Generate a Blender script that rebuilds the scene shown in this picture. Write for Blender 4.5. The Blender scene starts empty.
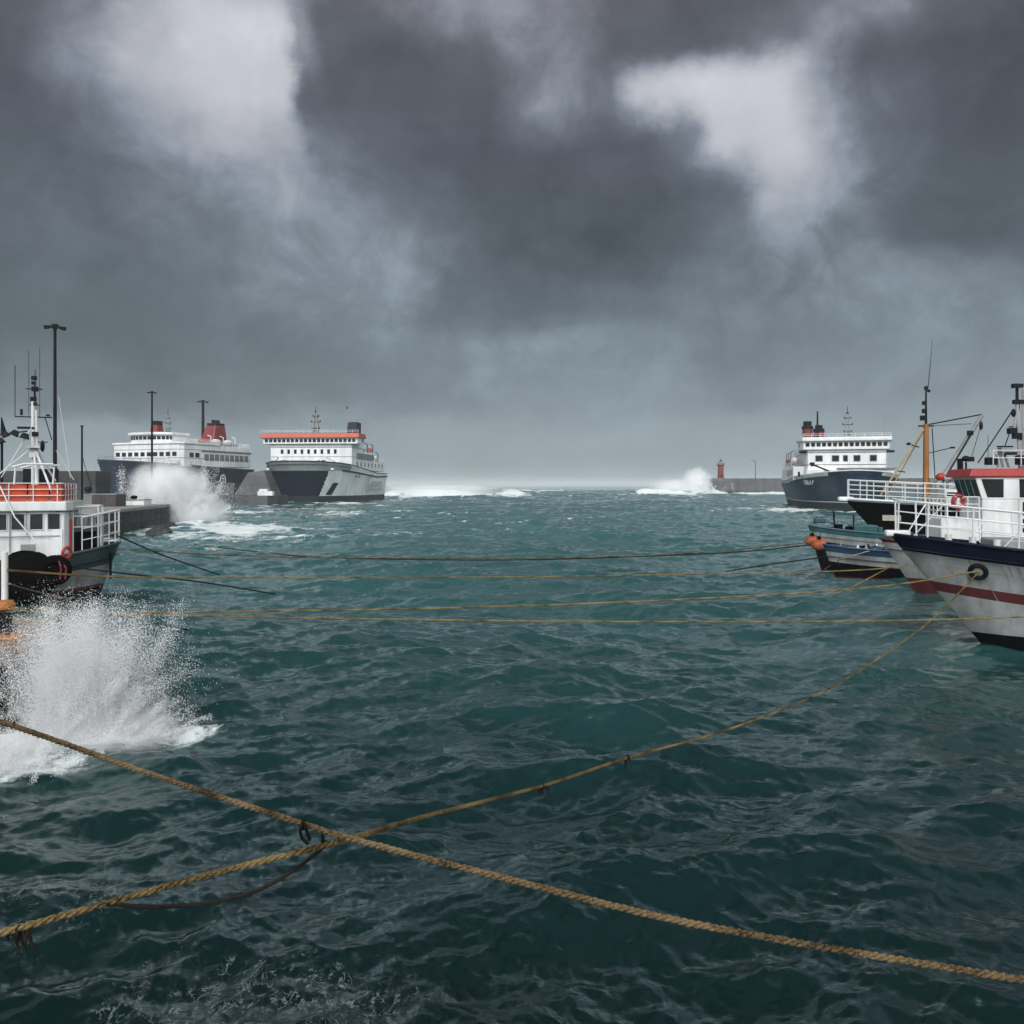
import bpy, math, random
import numpy as np
from mathutils import Vector, Matrix
R = math.radians
rnd = random.Random(7)
scene = bpy.context.scene
COL = scene.collection

# ------------------------------------------------------------------ camera
CAM_H, FPX, HOR = 5.0, 800.0, 485.0
cam_d = bpy.data.cameras.new('camera')
cam_d.sensor_width = 36.0
cam_d.lens = 36.0 * FPX / 1024.0
cam_d.shift_y = -(512 - HOR) / 1024.0
cam_d.clip_start = 0.1
cam_d.clip_end = 40000
cam = bpy.data.objects.new('camera', cam_d)
COL.objects.link(cam)
cam.location = (0, 0, CAM_H)
cam.rotation_euler = (R(90), 0, 0)
scene.camera = cam

def at(px, py, Y):
    return Vector(((px - 512) / FPX * Y, Y, CAM_H - (py - HOR) / FPX * Y))
def atz(px, py, z=0.0):
    return at(px, py, (CAM_H - z) * FPX / (py - HOR))

# ------------------------------------------------------------------ node helper
def N(nt, typ, ins=None, **kw):
    n = nt.nodes.new(typ)
    for k, v in kw.items():
        setattr(n, k, v)
    for k, v in (ins or {}).items():
        s = n.inputs[k]
        if isinstance(v, bpy.types.NodeSocket):
            nt.links.new(v, s)
        elif isinstance(v, bpy.types.Node):
            nt.links.new(v.outputs[0], s)
        else:
            s.default_value = v
    return n
def M_(nt, op, a, b=None, c=None, clamp=False):
    ins = {0: a}
    if b is not None: ins[1] = b
    if c is not None: ins[2] = c
    return N(nt, 'ShaderNodeMath', ins, operation=op, use_clamp=clamp).outputs[0]
def MR(nt, v, a, b, c=0.0, d=1.0, smooth=True):
    n = N(nt, 'ShaderNodeMapRange', {0: v, 1: a, 2: b, 3: c, 4: d}, interpolation_type='SMOOTHSTEP' if smooth else 'LINEAR')
    return n.outputs[0]
def lin(s):
    s = s / 255.0
    return s / 12.92 if s <= 0.04045 else ((s + 0.055) / 1.055) ** 2.4

# ------------------------------------------------------------------ world: storm sky
SUN_EL, SUN_AZ = 48.0, 205.0          # azimuth clockwise from +Y
world = bpy.data.worlds.new('World')
scene.world = world
world.use_nodes = True
nt = world.node_tree
nt.nodes.clear()
tc = N(nt, 'ShaderNodeTexCoord')
D = tc.outputs['Generated']
sep0 = N(nt, 'ShaderNodeSeparateXYZ', {0: D})
# cloud-layer coordinates
den = M_(nt, 'ADD', M_(nt, 'MAXIMUM', sep0.outputs[2], 0.0), 0.22)
cu = M_(nt, 'DIVIDE', sep0.outputs[0], den)
cv = M_(nt, 'DIVIDE', sep0.outputs[1], den)
cp = N(nt, 'ShaderNodeCombineXYZ', {0: cu, 1: cv, 2: 0.0}).outputs[0]
wn = N(nt, 'ShaderNodeTexNoise', {'Vector': cp, 'Scale': 1.6, 'Detail': 6.0, 'Roughness': 0.62})
wv = N(nt, 'ShaderNodeVectorMath', {0: wn.outputs['Color'], 1: (0.5, 0.5, 0.5)}, operation='SUBTRACT').outputs[0]
wn2 = N(nt, 'ShaderNodeTexNoise', {'Vector': D, 'Scale': 9.0, 'Detail': 7.0, 'Roughness': 0.6})
wv2 = N(nt, 'ShaderNodeVectorMath', {0: wn2.outputs['Color'], 1: (0.5, 0.5, 0.5)}, operation='SUBTRACT').outputs[0]
ws = N(nt, 'ShaderNodeVectorMath', {0: wv, 'Scale': 0.085}, operation='SCALE').outputs[0]
ws2 = N(nt, 'ShaderNodeVectorMath', {0: wv2, 'Scale': 0.055}, operation='SCALE').outputs[0]
Dw = N(nt, 'ShaderNodeVectorMath', {0: N(nt, 'ShaderNodeVectorMath', {0: D, 1: ws}).outputs[0], 1: ws2}).outputs[0]
sw = N(nt, 'ShaderNodeSeparateXYZ', {0: Dw})
az = M_(nt, 'ARCTAN2', sw.outputs[0], sw.outputs[1])
hl = M_(nt, 'SQRT', M_(nt, 'ADD', M_(nt, 'MULTIPLY', sw.outputs[0], sw.outputs[0]), M_(nt, 'MULTIPLY', sw.outputs[1], sw.outputs[1])))
el = M_(nt, 'DIVIDE', sw.outputs[2], M_(nt, 'ADD', hl, 1e-4))
AZ0 = R(40)
aznorm = M_(nt, 'MULTIPLY_ADD', az, 1 / (2 * AZ0), 0.5, clamp=True)
# brightness of the cloud deck (display values) by height above the horizon and azimuth
rows = [
 (0,   [(0,98),(100,138),(160,165),(210,178),(270,152),(330,122),(400,130),(512,142),(560,125),(620,102),(700,90),(780,90),(860,106),(900,138),(960,148),(1024,126)]),
 (55,  [(0,96),(80,124),(140,165),(205,204),(272,216),(296,150),(322,104),(400,92),(470,104),(520,128),(560,128),(610,106),(690,100),(780,116),(840,132),(880,132),(930,100),(1024,90)]),
 (105, [(0,96),(80,136),(140,175),(205,200),(272,206),(298,112),(340,96),(400,96),(480,96),(545,142),(600,118),(640,192),(700,210),(775,202),(830,142),(880,100),(950,86),(1024,82)]),
 (155, [(0,98),(90,122),(160,150),(225,174),(282,168),(320,130),(370,106),(430,92),(560,90),(640,96),(680,124),(712,192),(785,198),(835,158),(885,114),(950,90),(1024,82)]),
 (205, [(0,98),(100,112),(200,132),(300,156),(350,138),(420,108),(480,92),(560,86),(660,88),(722,108),(768,168),(830,152),(890,118),(960,98),(1024,92)]),
 (255, [(0,100),(100,112),(200,118),(280,128),(350,136),(400,130),(460,108),(520,92),(620,86),(670,96),(720,122),(780,144),(850,120),(920,92),(980,88),(1024,94)]),
 (305, [(0,94),(100,102),(200,110),(258,124),(330,130),(400,132),(470,116),(560,106),(640,110),(720,124),(800,124),(900,130),(1024,118)]),
 (350, [(0,96),(150,102),(250,111),(330,122),(420,128),(520,131),(620,125),(705,125),(800,124),(900,126),(1024,129)]),
 (400, [(0,114),(150,113),(300,120),(450,128),(600,134),(750,130),(900,127),(1024,132)]),
 (440, [(0,136),(300,138),(600,141),(1024,138)]),
 (485, [(0,132),(300,133),(600,134),(1024,133)]),
]
def tint(g, py):
    return (g / 255.0, g / 255.0, g / 255.0, 1.0)
acc = None
ys = [r[0] for r in rows]
for k, (py, stops) in enumerate(rows):
    cr = N(nt, 'ShaderNodeValToRGB', {0: aznorm})
    cr.color_ramp.interpolation = 'EASE'
    e = cr.color_ramp.elements
    while len(e) > 1: e.remove(e[0])
    first = True
    for px, g in stops:
        a = math.atan2(px - 512, FPX) / (2 * AZ0) + 0.5
        if first:
            e[0].position = a; el_ = e[0]; first = False
        else:
            el_ = e.new(a)
        el_.color = tint(g, py)
    v = lambda y: (HOR - y) / FPX
    if k == 0:
        w = MR(nt, el, v(ys[1]), v(ys[0]))
    elif k == len(rows) - 1:
        w = MR(nt, el, v(ys[k]), v(ys[k - 1]), 1.0, 0.0)
    else:
        up = MR(nt, el, v(ys[k + 1]), v(ys[k]))
        dn = MR(nt, el, v(ys[k]), v(ys[k - 1]), 1.0, 0.0)
        w = M_(nt, 'MULTIPLY', up, dn)
    acc = N(nt, 'ShaderNodeVectorMath', {0: cr.outputs[0], 1: N(nt, 'ShaderNodeCombineXYZ', {0: w, 1: w, 2: w}).outputs[0],
            2: acc if acc is not None else (0, 0, 0)}, operation='MULTIPLY_ADD').outputs[0]
# billows: broad heaps plus ragged cloud edges
g0 = N(nt, 'ShaderNodeSeparateXYZ', {0: acc}).outputs[0]
elf = MR(nt, el, 0.02, 0.30)
b1 = N(nt, 'ShaderNodeTexNoise', {'Vector': Dw, 'Scale': 5.5, 'Detail': 9.0, 'Roughness': 0.58, 'Distortion': 0.5})
b2 = N(nt, 'ShaderNodeTexNoise', {'Vector': D, 'Scale': 13.0, 'Detail': 7.0, 'Roughness': 0.6, 'Distortion': 0.4})
bil = M_(nt, 'ABSOLUTE', M_(nt, 'MULTIPLY_ADD', b2.outputs[0], 2.0, -1.0))
bb = M_(nt, 'ADD', M_(nt, 'MULTIPLY_ADD', b1.outputs[0], 0.24, -0.12), M_(nt, 'MULTIPLY_ADD', bil, 0.11, -0.022))
edg = M_(nt, 'MULTIPLY_ADD', M_(nt, 'MULTIPLY', MR(nt, g0, 0.36, 0.50), MR(nt, g0, 0.62, 0.82, 1.0, 0.2)), 0.55, 0.85)
bb = M_(nt, 'MULTIPLY', bb, edg)
g1 = M_(nt, 'MULTIPLY_ADD', bb, M_(nt, 'MULTIPLY_ADD', elf, 0.75, 0.12), g0)
fc = N(nt, 'ShaderNodeFloatCurve', {1: g1})
cvs = fc.mapping.curves[0]
cvs.points[0].location = (0.0, 0.0); cvs.points[1].location = (1.0, 0.98)
for p_ in ((0.30, 0.30), (0.46, 0.445), (0.56, 0.58), (0.68, 0.715), (0.82, 0.815)): cvs.points.new(*p_)
fc.mapping.update()
gl = M_(nt, 'POWER', M_(nt, 'MAXIMUM', fc.outputs[0], 0.02), 2.25)
tr = N(nt, 'ShaderNodeValToRGB', {0: MR(nt, sw.outputs[2], 0.0, 0.52, smooth=False)})
e = tr.color_ramp.elements
e[0].position = 0.0; e[0].color = (1.03, 1.23, 1.33, 1)
e[1].position = 1.0; e[1].color = (0.95, 1.0, 1.18, 1)
e.new(0.35).color = (0.97, 1.23, 1.43, 1); e.new(0.75).color = (0.93, 1.06, 1.30, 1)
tmx = N(nt, 'ShaderNodeMix', data_type='RGBA')
nt.links.new(M_(nt, 'MULTIPLY', MR(nt, fc.outputs[0], 0.5, 0.76), MR(nt, el, 0.2, 0.35)), tmx.inputs[0]); nt.links.new(tr.outputs[0], tmx.inputs[6]); tmx.inputs[7].default_value = (0.97, 1.0, 1.09, 1)
acc = N(nt, 'ShaderNodeVectorMath', {0: tmx.outputs[2], 1: N(nt, 'ShaderNodeCombineXYZ', {0: gl, 1: gl, 2: gl}).outputs[0]}, operation='MULTIPLY').outputs[0]
# added bright sky behind the camera, unseen, to light faces turned toward it
BACK = 3.3
ovn = MR(nt, N(nt, 'ShaderNodeTexNoise', {'Vector': cp, 'Scale': 0.9, 'Detail': 5.0}).outputs[0], 0.3, 0.7, 0.65 * BACK, 1.25 * BACK)
ovn = M_(nt, 'MULTIPLY', ovn, M_(nt, 'MULTIPLY', MR(nt, sep0.outputs[2], 0.06, 0.40, 0.16, 1.15), MR(nt, sep0.outputs[2], 0.66, 0.88, 1.0, 0.08)))
ovc = N(nt, 'ShaderNodeCombineXYZ', {0: M_(nt, 'MULTIPLY', ovn, 0.97), 1: ovn, 2: M_(nt, 'MULTIPLY', ovn, 1.03)}).outputs[0]
dk = MR(nt, sep0.outputs[2], 0.53, 0.78, 1.0, 0.28)   # unseen sky overhead darkened so that wave faces reflect dark
acc = N(nt, 'ShaderNodeVectorMath', {0: acc, 1: N(nt, 'ShaderNodeCombineXYZ', {0: dk, 1: dk, 2: dk}).outputs[0]}, operation='MULTIPLY').outputs[0]
wbk = MR(nt, sep0.outputs[1], -0.12, -0.66)
wov = wbk
mixc = N(nt, 'ShaderNodeMix', data_type='RGBA')
nt.links.new(wov, mixc.inputs[0]); nt.links.new(acc, mixc.inputs[6]); nt.links.new(ovc, mixc.inputs[7])
sky = N(nt, 'ShaderNodeTexSky', sky_type='NISHITA', sun_disc=False, sun_elevation=R(SUN_EL), sun_rotation=R(SUN_AZ), dust_density=3.0)
bg_sky = N(nt, 'ShaderNodeBackground', {0: sky.outputs[0], 1: 0.05})
bg_cl = N(nt, 'ShaderNodeBackground', {0: mixc.outputs[2], 1: 1.0})
mixs = N(nt, 'ShaderNodeMixShader', {0: 0.97, 1: bg_sky.outputs[0], 2: bg_cl.outputs[0]})
wo = N(nt, 'ShaderNodeOutputWorld', {0: mixs.outputs[0]})
world.cycles.sampling_method = 'MANUAL'
world.cycles.sample_map_resolution = 512

# ------------------------------------------------------------------ sun, exposure
sd = bpy.data.lights.new('sun', 'SUN')
sd.energy = 1.5
sd.angle = R(14)
sd.color = (1.0, 0.97, 0.93)
so = bpy.data.objects.new('sun', sd)
COL.objects.link(so)
azr, elr = R(SUN_AZ), R(SUN_EL)
sdir = Vector((math.sin(azr) * math.cos(elr), math.cos(azr) * math.cos(elr), math.sin(elr)))
so.rotation_euler = (-sdir).to_track_quat('-Z', 'Y').to_euler()
so.location = (0, -50, 100)
scene.view_settings.view_transform = 'Standard'
scene.view_settings.look = 'None'
scene.view_settings.exposure = 0.0
scene.view_settings.gamma = 1.0
scene.render.engine = 'CYCLES'
cy = scene.cycles
cy.use_denoising = True
cy.max_bounces = 18
cy.diffuse_bounces = 2
cy.glossy_bounces = 3
cy.transmission_bounces = 4
cy.volume_bounces = 16
cy.transparent_max_bounces = 16
cy.volume_step_rate = 1.0
cy.volume_max_steps = 256
cy.sample_clamp_indirect = 4.0
cy.caustics_reflective = False
cy.caustics_refractive = False

# ------------------------------------------------------------------ materials
MATS = {}
def new_mat(name):
    m = bpy.data.materials.new(name)
    m.use_nodes = True
    m.node_tree.nodes.clear()
    return m, m.node_tree
def paint(name, col, rough=0.45, dirt=0.25, rust=0.0, metal=0.0, scale=1.0, bump=0.0, spec=0.4):
    """weathered paint: blotchy tone, vertical runs, some rust"""
    m, t = new_mat(name)
    tc = N(t, 'ShaderNodeTexCoord')
    P = tc.outputs['Object']
    n1 = N(t, 'ShaderNodeTexNoise', {'Vector': P, 'Scale': 0.7 * scale, 'Detail': 6.0, 'Roughness': 0.6})
    mp = N(t, 'ShaderNodeMapping', {'Vector': P, 'Scale': (2.2 * scale, 2.2 * scale, 0.16 * scale)})
    n2 = N(t, 'ShaderNodeTexNoise', {'Vector': mp.outputs[0], 'Scale': 1.0, 'Detail': 5.0, 'Roughness': 0.6})
    f1 = MR(t, n1.outputs[0], 0.3, 0.72, 1.0 - dirt * 0.7, 1.0 + dirt * 0.25)
    f2 = MR(t, n2.outputs[0], 0.35, 0.7, 1.0 - dirt * 0.6, 1.0 + dirt * 0.1)
    f = M_(t, 'MULTIPLY', f1, f2)
    c = N(t, 'ShaderNodeVectorMath', {0: tuple(col), 1: N(t, 'ShaderNodeCombineXYZ', {0: f, 1: f, 2: f}).outputs[0]}, operation='MULTIPLY').outputs[0]
    bs = N(t, 'ShaderNodeBsdfPrincipled', {'Metallic': metal, 'Specular IOR Level': spec})
    if rust > 0:
        n3 = N(t, 'ShaderNodeTexNoise', {'Vector': mp.outputs[0], 'Scale': 1.7, 'Detail': 8.0, 'Roughness': 0.7})
        rf = M_(t, 'MULTIPLY', MR(t, n3.outputs[0], 0.62 - 0.12 * rust, 0.8 - 0.1 * rust), min(1.0, 0.5 + rust))
        mx = N(t, 'ShaderNodeMix', data_type='RGBA')
        t.links.new(rf, mx.inputs[0]); t.links.new(c, mx.inputs[6]); mx.inputs[7].default_value = (0.13, 0.05, 0.02, 1)
        c = mx.outputs[2]
    t.links.new(c, bs.inputs['Base Color'])
    rr = MR(t, n1.outputs[0], 0.3, 0.7, rough * 0.8, min(1.0, rough * 1.25))
    t.links.new(rr, bs.inputs['Roughness'])
    if bump > 0:
        n4 = N(t, 'ShaderNodeTexNoise', {'Vector': P, 'Scale': 9.0 * scale, 'Detail': 6.0})
        bp = N(t, 'ShaderNodeBump', {'Height': n4.outputs[0], 'Strength': bump, 'Distance': 0.05})
        t.links.new(bp.outputs[0], bs.inputs['Normal'])
    N(t, 'ShaderNodeOutputMaterial', {0: bs.outputs[0]})
    MATS[name] = m
    return m
paint('white', (0.72, 0.73, 0.72), 0.4, 0.26, 0.22)
paint('ferry_white', (0.78, 0.79, 0.79), 0.4, 0.22, 0.16, scale=0.35)
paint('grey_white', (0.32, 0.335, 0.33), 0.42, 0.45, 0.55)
paint('rail_white', (0.64, 0.65, 0.65), 0.4, 0.08)
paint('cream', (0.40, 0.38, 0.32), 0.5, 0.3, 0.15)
paint('navy', (0.006, 0.009, 0.024), 0.45, 0.3, 0.02, spec=0.08)
paint('ferry_navy', (0.022, 0.045, 0.085), 0.4, 0.55, 0.25, scale=0.35)
paint('ferry_band', (0.30, 0.33, 0.33), 0.45, 0.25, 0.1, scale=0.35)
paint('ferry_slate', (0.026, 0.035, 0.066), 0.42, 0.45, 0.28, scale=0.35)
paint('lettering_grey', (0.30, 0.33, 0.36), 0.5, 0.1)
paint('ferry_dark', (0.012, 0.019, 0.034), 0.5, 0.25, 0.10, scale=0.35, spec=0.1)
paint('ferry_boot', (0.034, 0.038, 0.045), 0.6, 0.4, 0.2, scale=0.35)
paint('ferry_grey', (0.17, 0.185, 0.185), 0.45, 0.25, 0.08, scale=0.35)
paint('black', (0.004, 0.0045, 0.005), 0.45, 0.4, 0.0, spec=0.04)
paint('black_rubber', (0.004, 0.0035, 0.0035), 0.8, 0.5, 0.0, bump=0.4, spec=0.04)
paint('hull_green', (0.045, 0.065, 0.068), 0.42, 0.3, 0.1)
paint('maroon', (0.085, 0.014, 0.014), 0.5, 0.35, 0.0)
paint('red', (0.36, 0.026, 0.022), 0.42, 0.25, 0.05)
paint('ferry_red', (0.20, 0.026, 0.026), 0.45, 0.25, 0.05, scale=0.4)
paint('orange_red', (0.46, 0.075, 0.03), 0.42, 0.2, 0.0)
paint('dodger', (0.55, 0.065, 0.018), 0.6, 0.3, 0.0, bump=0.2)
paint('buoy', (0.46, 0.10, 0.035), 0.6, 0.6, 0.3, scale=4)
paint('blue', (0.016, 0.055, 0.11), 0.45, 0.35, 0.08)
paint('teal', (0.030, 0.10, 0.115), 0.45, 0.35, 0.08)
paint('wood_mast', (0.30, 0.125, 0.028), 0.5, 0.4, 0.0, bump=0.2)
paint('spar', (0.42, 0.30, 0.15), 0.5, 0.4, 0.0)
paint('dark_steel', (0.007, 0.008, 0.010), 0.55, 0.3, 0.05, spec=0.15)
paint('post_steel', (0.006, 0.007, 0.009), 0.6, 0.3, 0.0, spec=0.1)
paint('steel', (0.30, 0.31, 0.32), 0.45, 0.3, 0.1)
paint('rusty', (0.20, 0.085, 0.03), 0.75, 0.6, 0.8, scale=3.0, bump=0.5)
paint('bollard_paint', (0.50, 0.19, 0.03), 0.6, 0.5, 0.9, scale=4.0, bump=0.4)
paint('rust_stain', (0.17, 0.11, 0.075), 0.8, 0.5, 0.3, scale=4, spec=0.1)
paint('tin', (0.085, 0.07, 0.065), 0.6, 0.4, 0.3)
paint('deck', (0.10, 0.115, 0.11), 0.7, 0.4, 0.2)

def glass_mat():
    m, t = new_mat('window_glass')
    tc = N(t, 'ShaderNodeTexCoord')
    n = N(t, 'ShaderNodeTexNoise', {'Vector': tc.outputs['Object'], 'Scale': 1.3, 'Detail': 3.0})
    f = MR(t, n.outputs[0], 0.3, 0.7, 0.002, 0.010)
    c = N(t, 'ShaderNodeCombineXYZ', {0: f, 1: M_(t, 'MULTIPLY', f, 1.15), 2: M_(t, 'MULTIPLY', f, 1.2)}).outputs[0]
    bs = N(t, 'ShaderNodeBsdfPrincipled', {'Base Color': c, 'Roughness': 0.12, 'Specular IOR Level': 0.5})
    N(t, 'ShaderNodeOutputMaterial', {0: bs.outputs[0]})
    MATS['glass'] = m
glass_mat()

def stone_mat(name, c0, c1, scale, rough=0.8, bump=0.6, wet=False, courses=None, rust=0.0):
    m, t = new_mat(name)
    tc = N(t, 'ShaderNodeTexCoord')
    P = tc.outputs['Object']
    n1 = N(t, 'ShaderNodeTexNoise', {'Vector': P, 'Scale': scale, 'Detail': 9.0, 'Roughness': 0.7})
    n2 = N(t, 'ShaderNodeTexNoise', {'Vector': P, 'Scale': scale * 0.13, 'Detail': 4.0})
    mp = N(t, 'ShaderNodeMapping', {'Vector': P, 'Scale': (scale * 0.9, scale * 0.9, scale * 0.06)})
    n3 = N(t, 'ShaderNodeTexNoise', {'Vector': mp.outputs[0], 'Scale': 1.0, 'Detail': 5.0})
    f = M_(t, 'ADD', M_(t, 'MULTIPLY', n1.outputs[0], 0.5), M_(t, 'ADD', M_(t, 'MULTIPLY', n2.outputs[0], 0.25), M_(t, 'MULTIPLY', n3.outputs[0], 0.25)))
    f = MR(t, f, 0.36, 0.64)
    mx = N(t, 'ShaderNodeMix', data_type='RGBA')
    t.links.new(f, mx.inputs[0]); mx.inputs[6].default_value = (*c0, 1); mx.inputs[7].default_value = (*c1, 1)
    c = mx.outputs[2]
    h = n1.outputs[0]
    if courses:
        # blockwork joints, box-mapped from two horizontal axes
        s = N(t, 'ShaderNodeSeparateXYZ', {0: P})
        hv = N(t, 'ShaderNodeCombineXYZ', {0: M_(t, 'ADD', s.outputs[0], s.outputs[1]), 1: s.outputs[2], 2: 0.0}).outputs[0]
        br = N(t, 'ShaderNodeTexBrick', {'Vector': hv, 'Scale': 1.0, 'Mortar Size': courses[2], 'Brick Width': courses[0], 'Row Height': courses[1], 'Color1': (1, 1, 1, 1), 'Color2': (0.7, 0.7, 0.7, 1), 'Mortar': (0.35, 0.35, 0.35, 1)})
        c = N(t, 'ShaderNodeVectorMath', {0: c, 1: br.outputs[0]}, operation='MULTIPLY').outputs[0]
        h = M_(t, 'ADD', h, M_(t, 'MULTIPLY', br.outputs[1], -0.6))
    if rust > 0:
        n5 = N(t, 'ShaderNodeTexNoise', {'Vector': P, 'Scale': scale * 0.35, 'Detail': 7.0, 'Roughness': 0.7})
        m2 = N(t, 'ShaderNodeMix', data_type='RGBA')
        t.links.new(MR(t, n5.outputs[0], 0.46, 0.62, 0.0, rust), m2.inputs[0]); t.links.new(c, m2.inputs[6]); m2.inputs[7].default_value = (0.30, 0.13, 0.035, 1)
        c = m2.outputs[2]
    rr = MR(t, n2.outputs[0], 0.35, 0.65, 0.15, 0.5) if wet else rough
    bs = N(t, 'ShaderNodeBsdfPrincipled', {'Base Color': c, 'Roughness': rr})
    bp = N(t, 'ShaderNodeBump', {'Height': h, 'Strength': bump, 'Distance': 0.15})
    t.links.new(bp.outputs[0], bs.inputs['Normal'])
    N(t, 'ShaderNodeOutputMaterial', {0: bs.outputs[0]})
    MATS[name] = m
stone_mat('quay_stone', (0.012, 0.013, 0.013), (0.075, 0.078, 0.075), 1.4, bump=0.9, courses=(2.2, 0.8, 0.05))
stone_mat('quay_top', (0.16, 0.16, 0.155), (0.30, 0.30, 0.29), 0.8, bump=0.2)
stone_mat('concrete', (0.065, 0.068, 0.07), (0.13, 0.133, 0.135), 0.35, bump=0.3, courses=(9.0, 2.4, 0.04))
stone_mat('concrete_wet', (0.03, 0.032, 0.034), (0.085, 0.088, 0.09), 0.35, bump=0.3)
stone_mat('seawall_stone', (0.016, 0.018, 0.018), (0.06, 0.064, 0.06), 0.5, bump=0.7)
stone_mat('dock_top', (0.055, 0.036, 0.022), (0.24, 0.16, 0.09), 2.2, bump=0.3, wet=True, rust=0.75)
stone_mat('dock_face', (0.003, 0.003, 0.003), (0.022, 0.022, 0.021), 3.0, bump=0.9, wet=True)
stone_mat('rock', (0.010, 0.011, 0.011), (0.05, 0.052, 0.05), 1.6, bump=0.9)

def rope_mat(name, c0, c1):
    m, t = new_mat(name)
    tc = N(t, 'ShaderNodeTexCoord')
    P = tc.outputs['Object']
    n1 = N(t, 'ShaderNodeTexNoise', {'Vector': P, 'Scale': 55.0, 'Detail': 5.0, 'Roughness': 0.7})
    n2 = N(t, 'ShaderNodeTexNoise', {'Vector': P, 'Scale': 2.2, 'Detail': 4.0})
    f = MR(t, M_(t, 'ADD', M_(t, 'MULTIPLY', n1.outputs[0], 0.5), M_(t, 'MULTIPLY', n2.outputs[0], 0.5)), 0.38, 0.62)
    mx = N(t, 'ShaderNodeMix', data_type='RGBA')
    t.links.new(f, mx.inputs[0]); mx.inputs[6].default_value = (*c0, 1); mx.inputs[7].default_value = (*c1, 1)
    bs = N(t, 'ShaderNodeBsdfPrincipled', {'Base Color': mx.outputs[2], 'Roughness': 0.75, 'Specular IOR Level': 0.12})
    bp = N(t, 'ShaderNodeBump', {'Height': n1.outputs[0], 'Strength': 0.5, 'Distance': 0.01})
    t.links.new(bp.outputs[0], bs.inputs['Normal'])
    N(t, 'ShaderNodeOutputMaterial', {0: bs.outputs[0]})
    MATS[name] = m
rope_mat('rope_tan', (0.016, 0.011, 0.006), (0.185, 0.13, 0.068))
rope_mat('rope_ochre', (0.024, 0.016, 0.006), (0.20, 0.145, 0.062))
rope_mat('rope_yellow', (0.06, 0.042, 0.018), (0.27, 0.20, 0.085))
rope_mat('rope_pale', (0.16, 0.13, 0.09), (0.34, 0.29, 0.20))
rope_mat('rope_dark', (0.006, 0.005, 0.004), (0.022, 0.018, 0.014))

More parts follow.
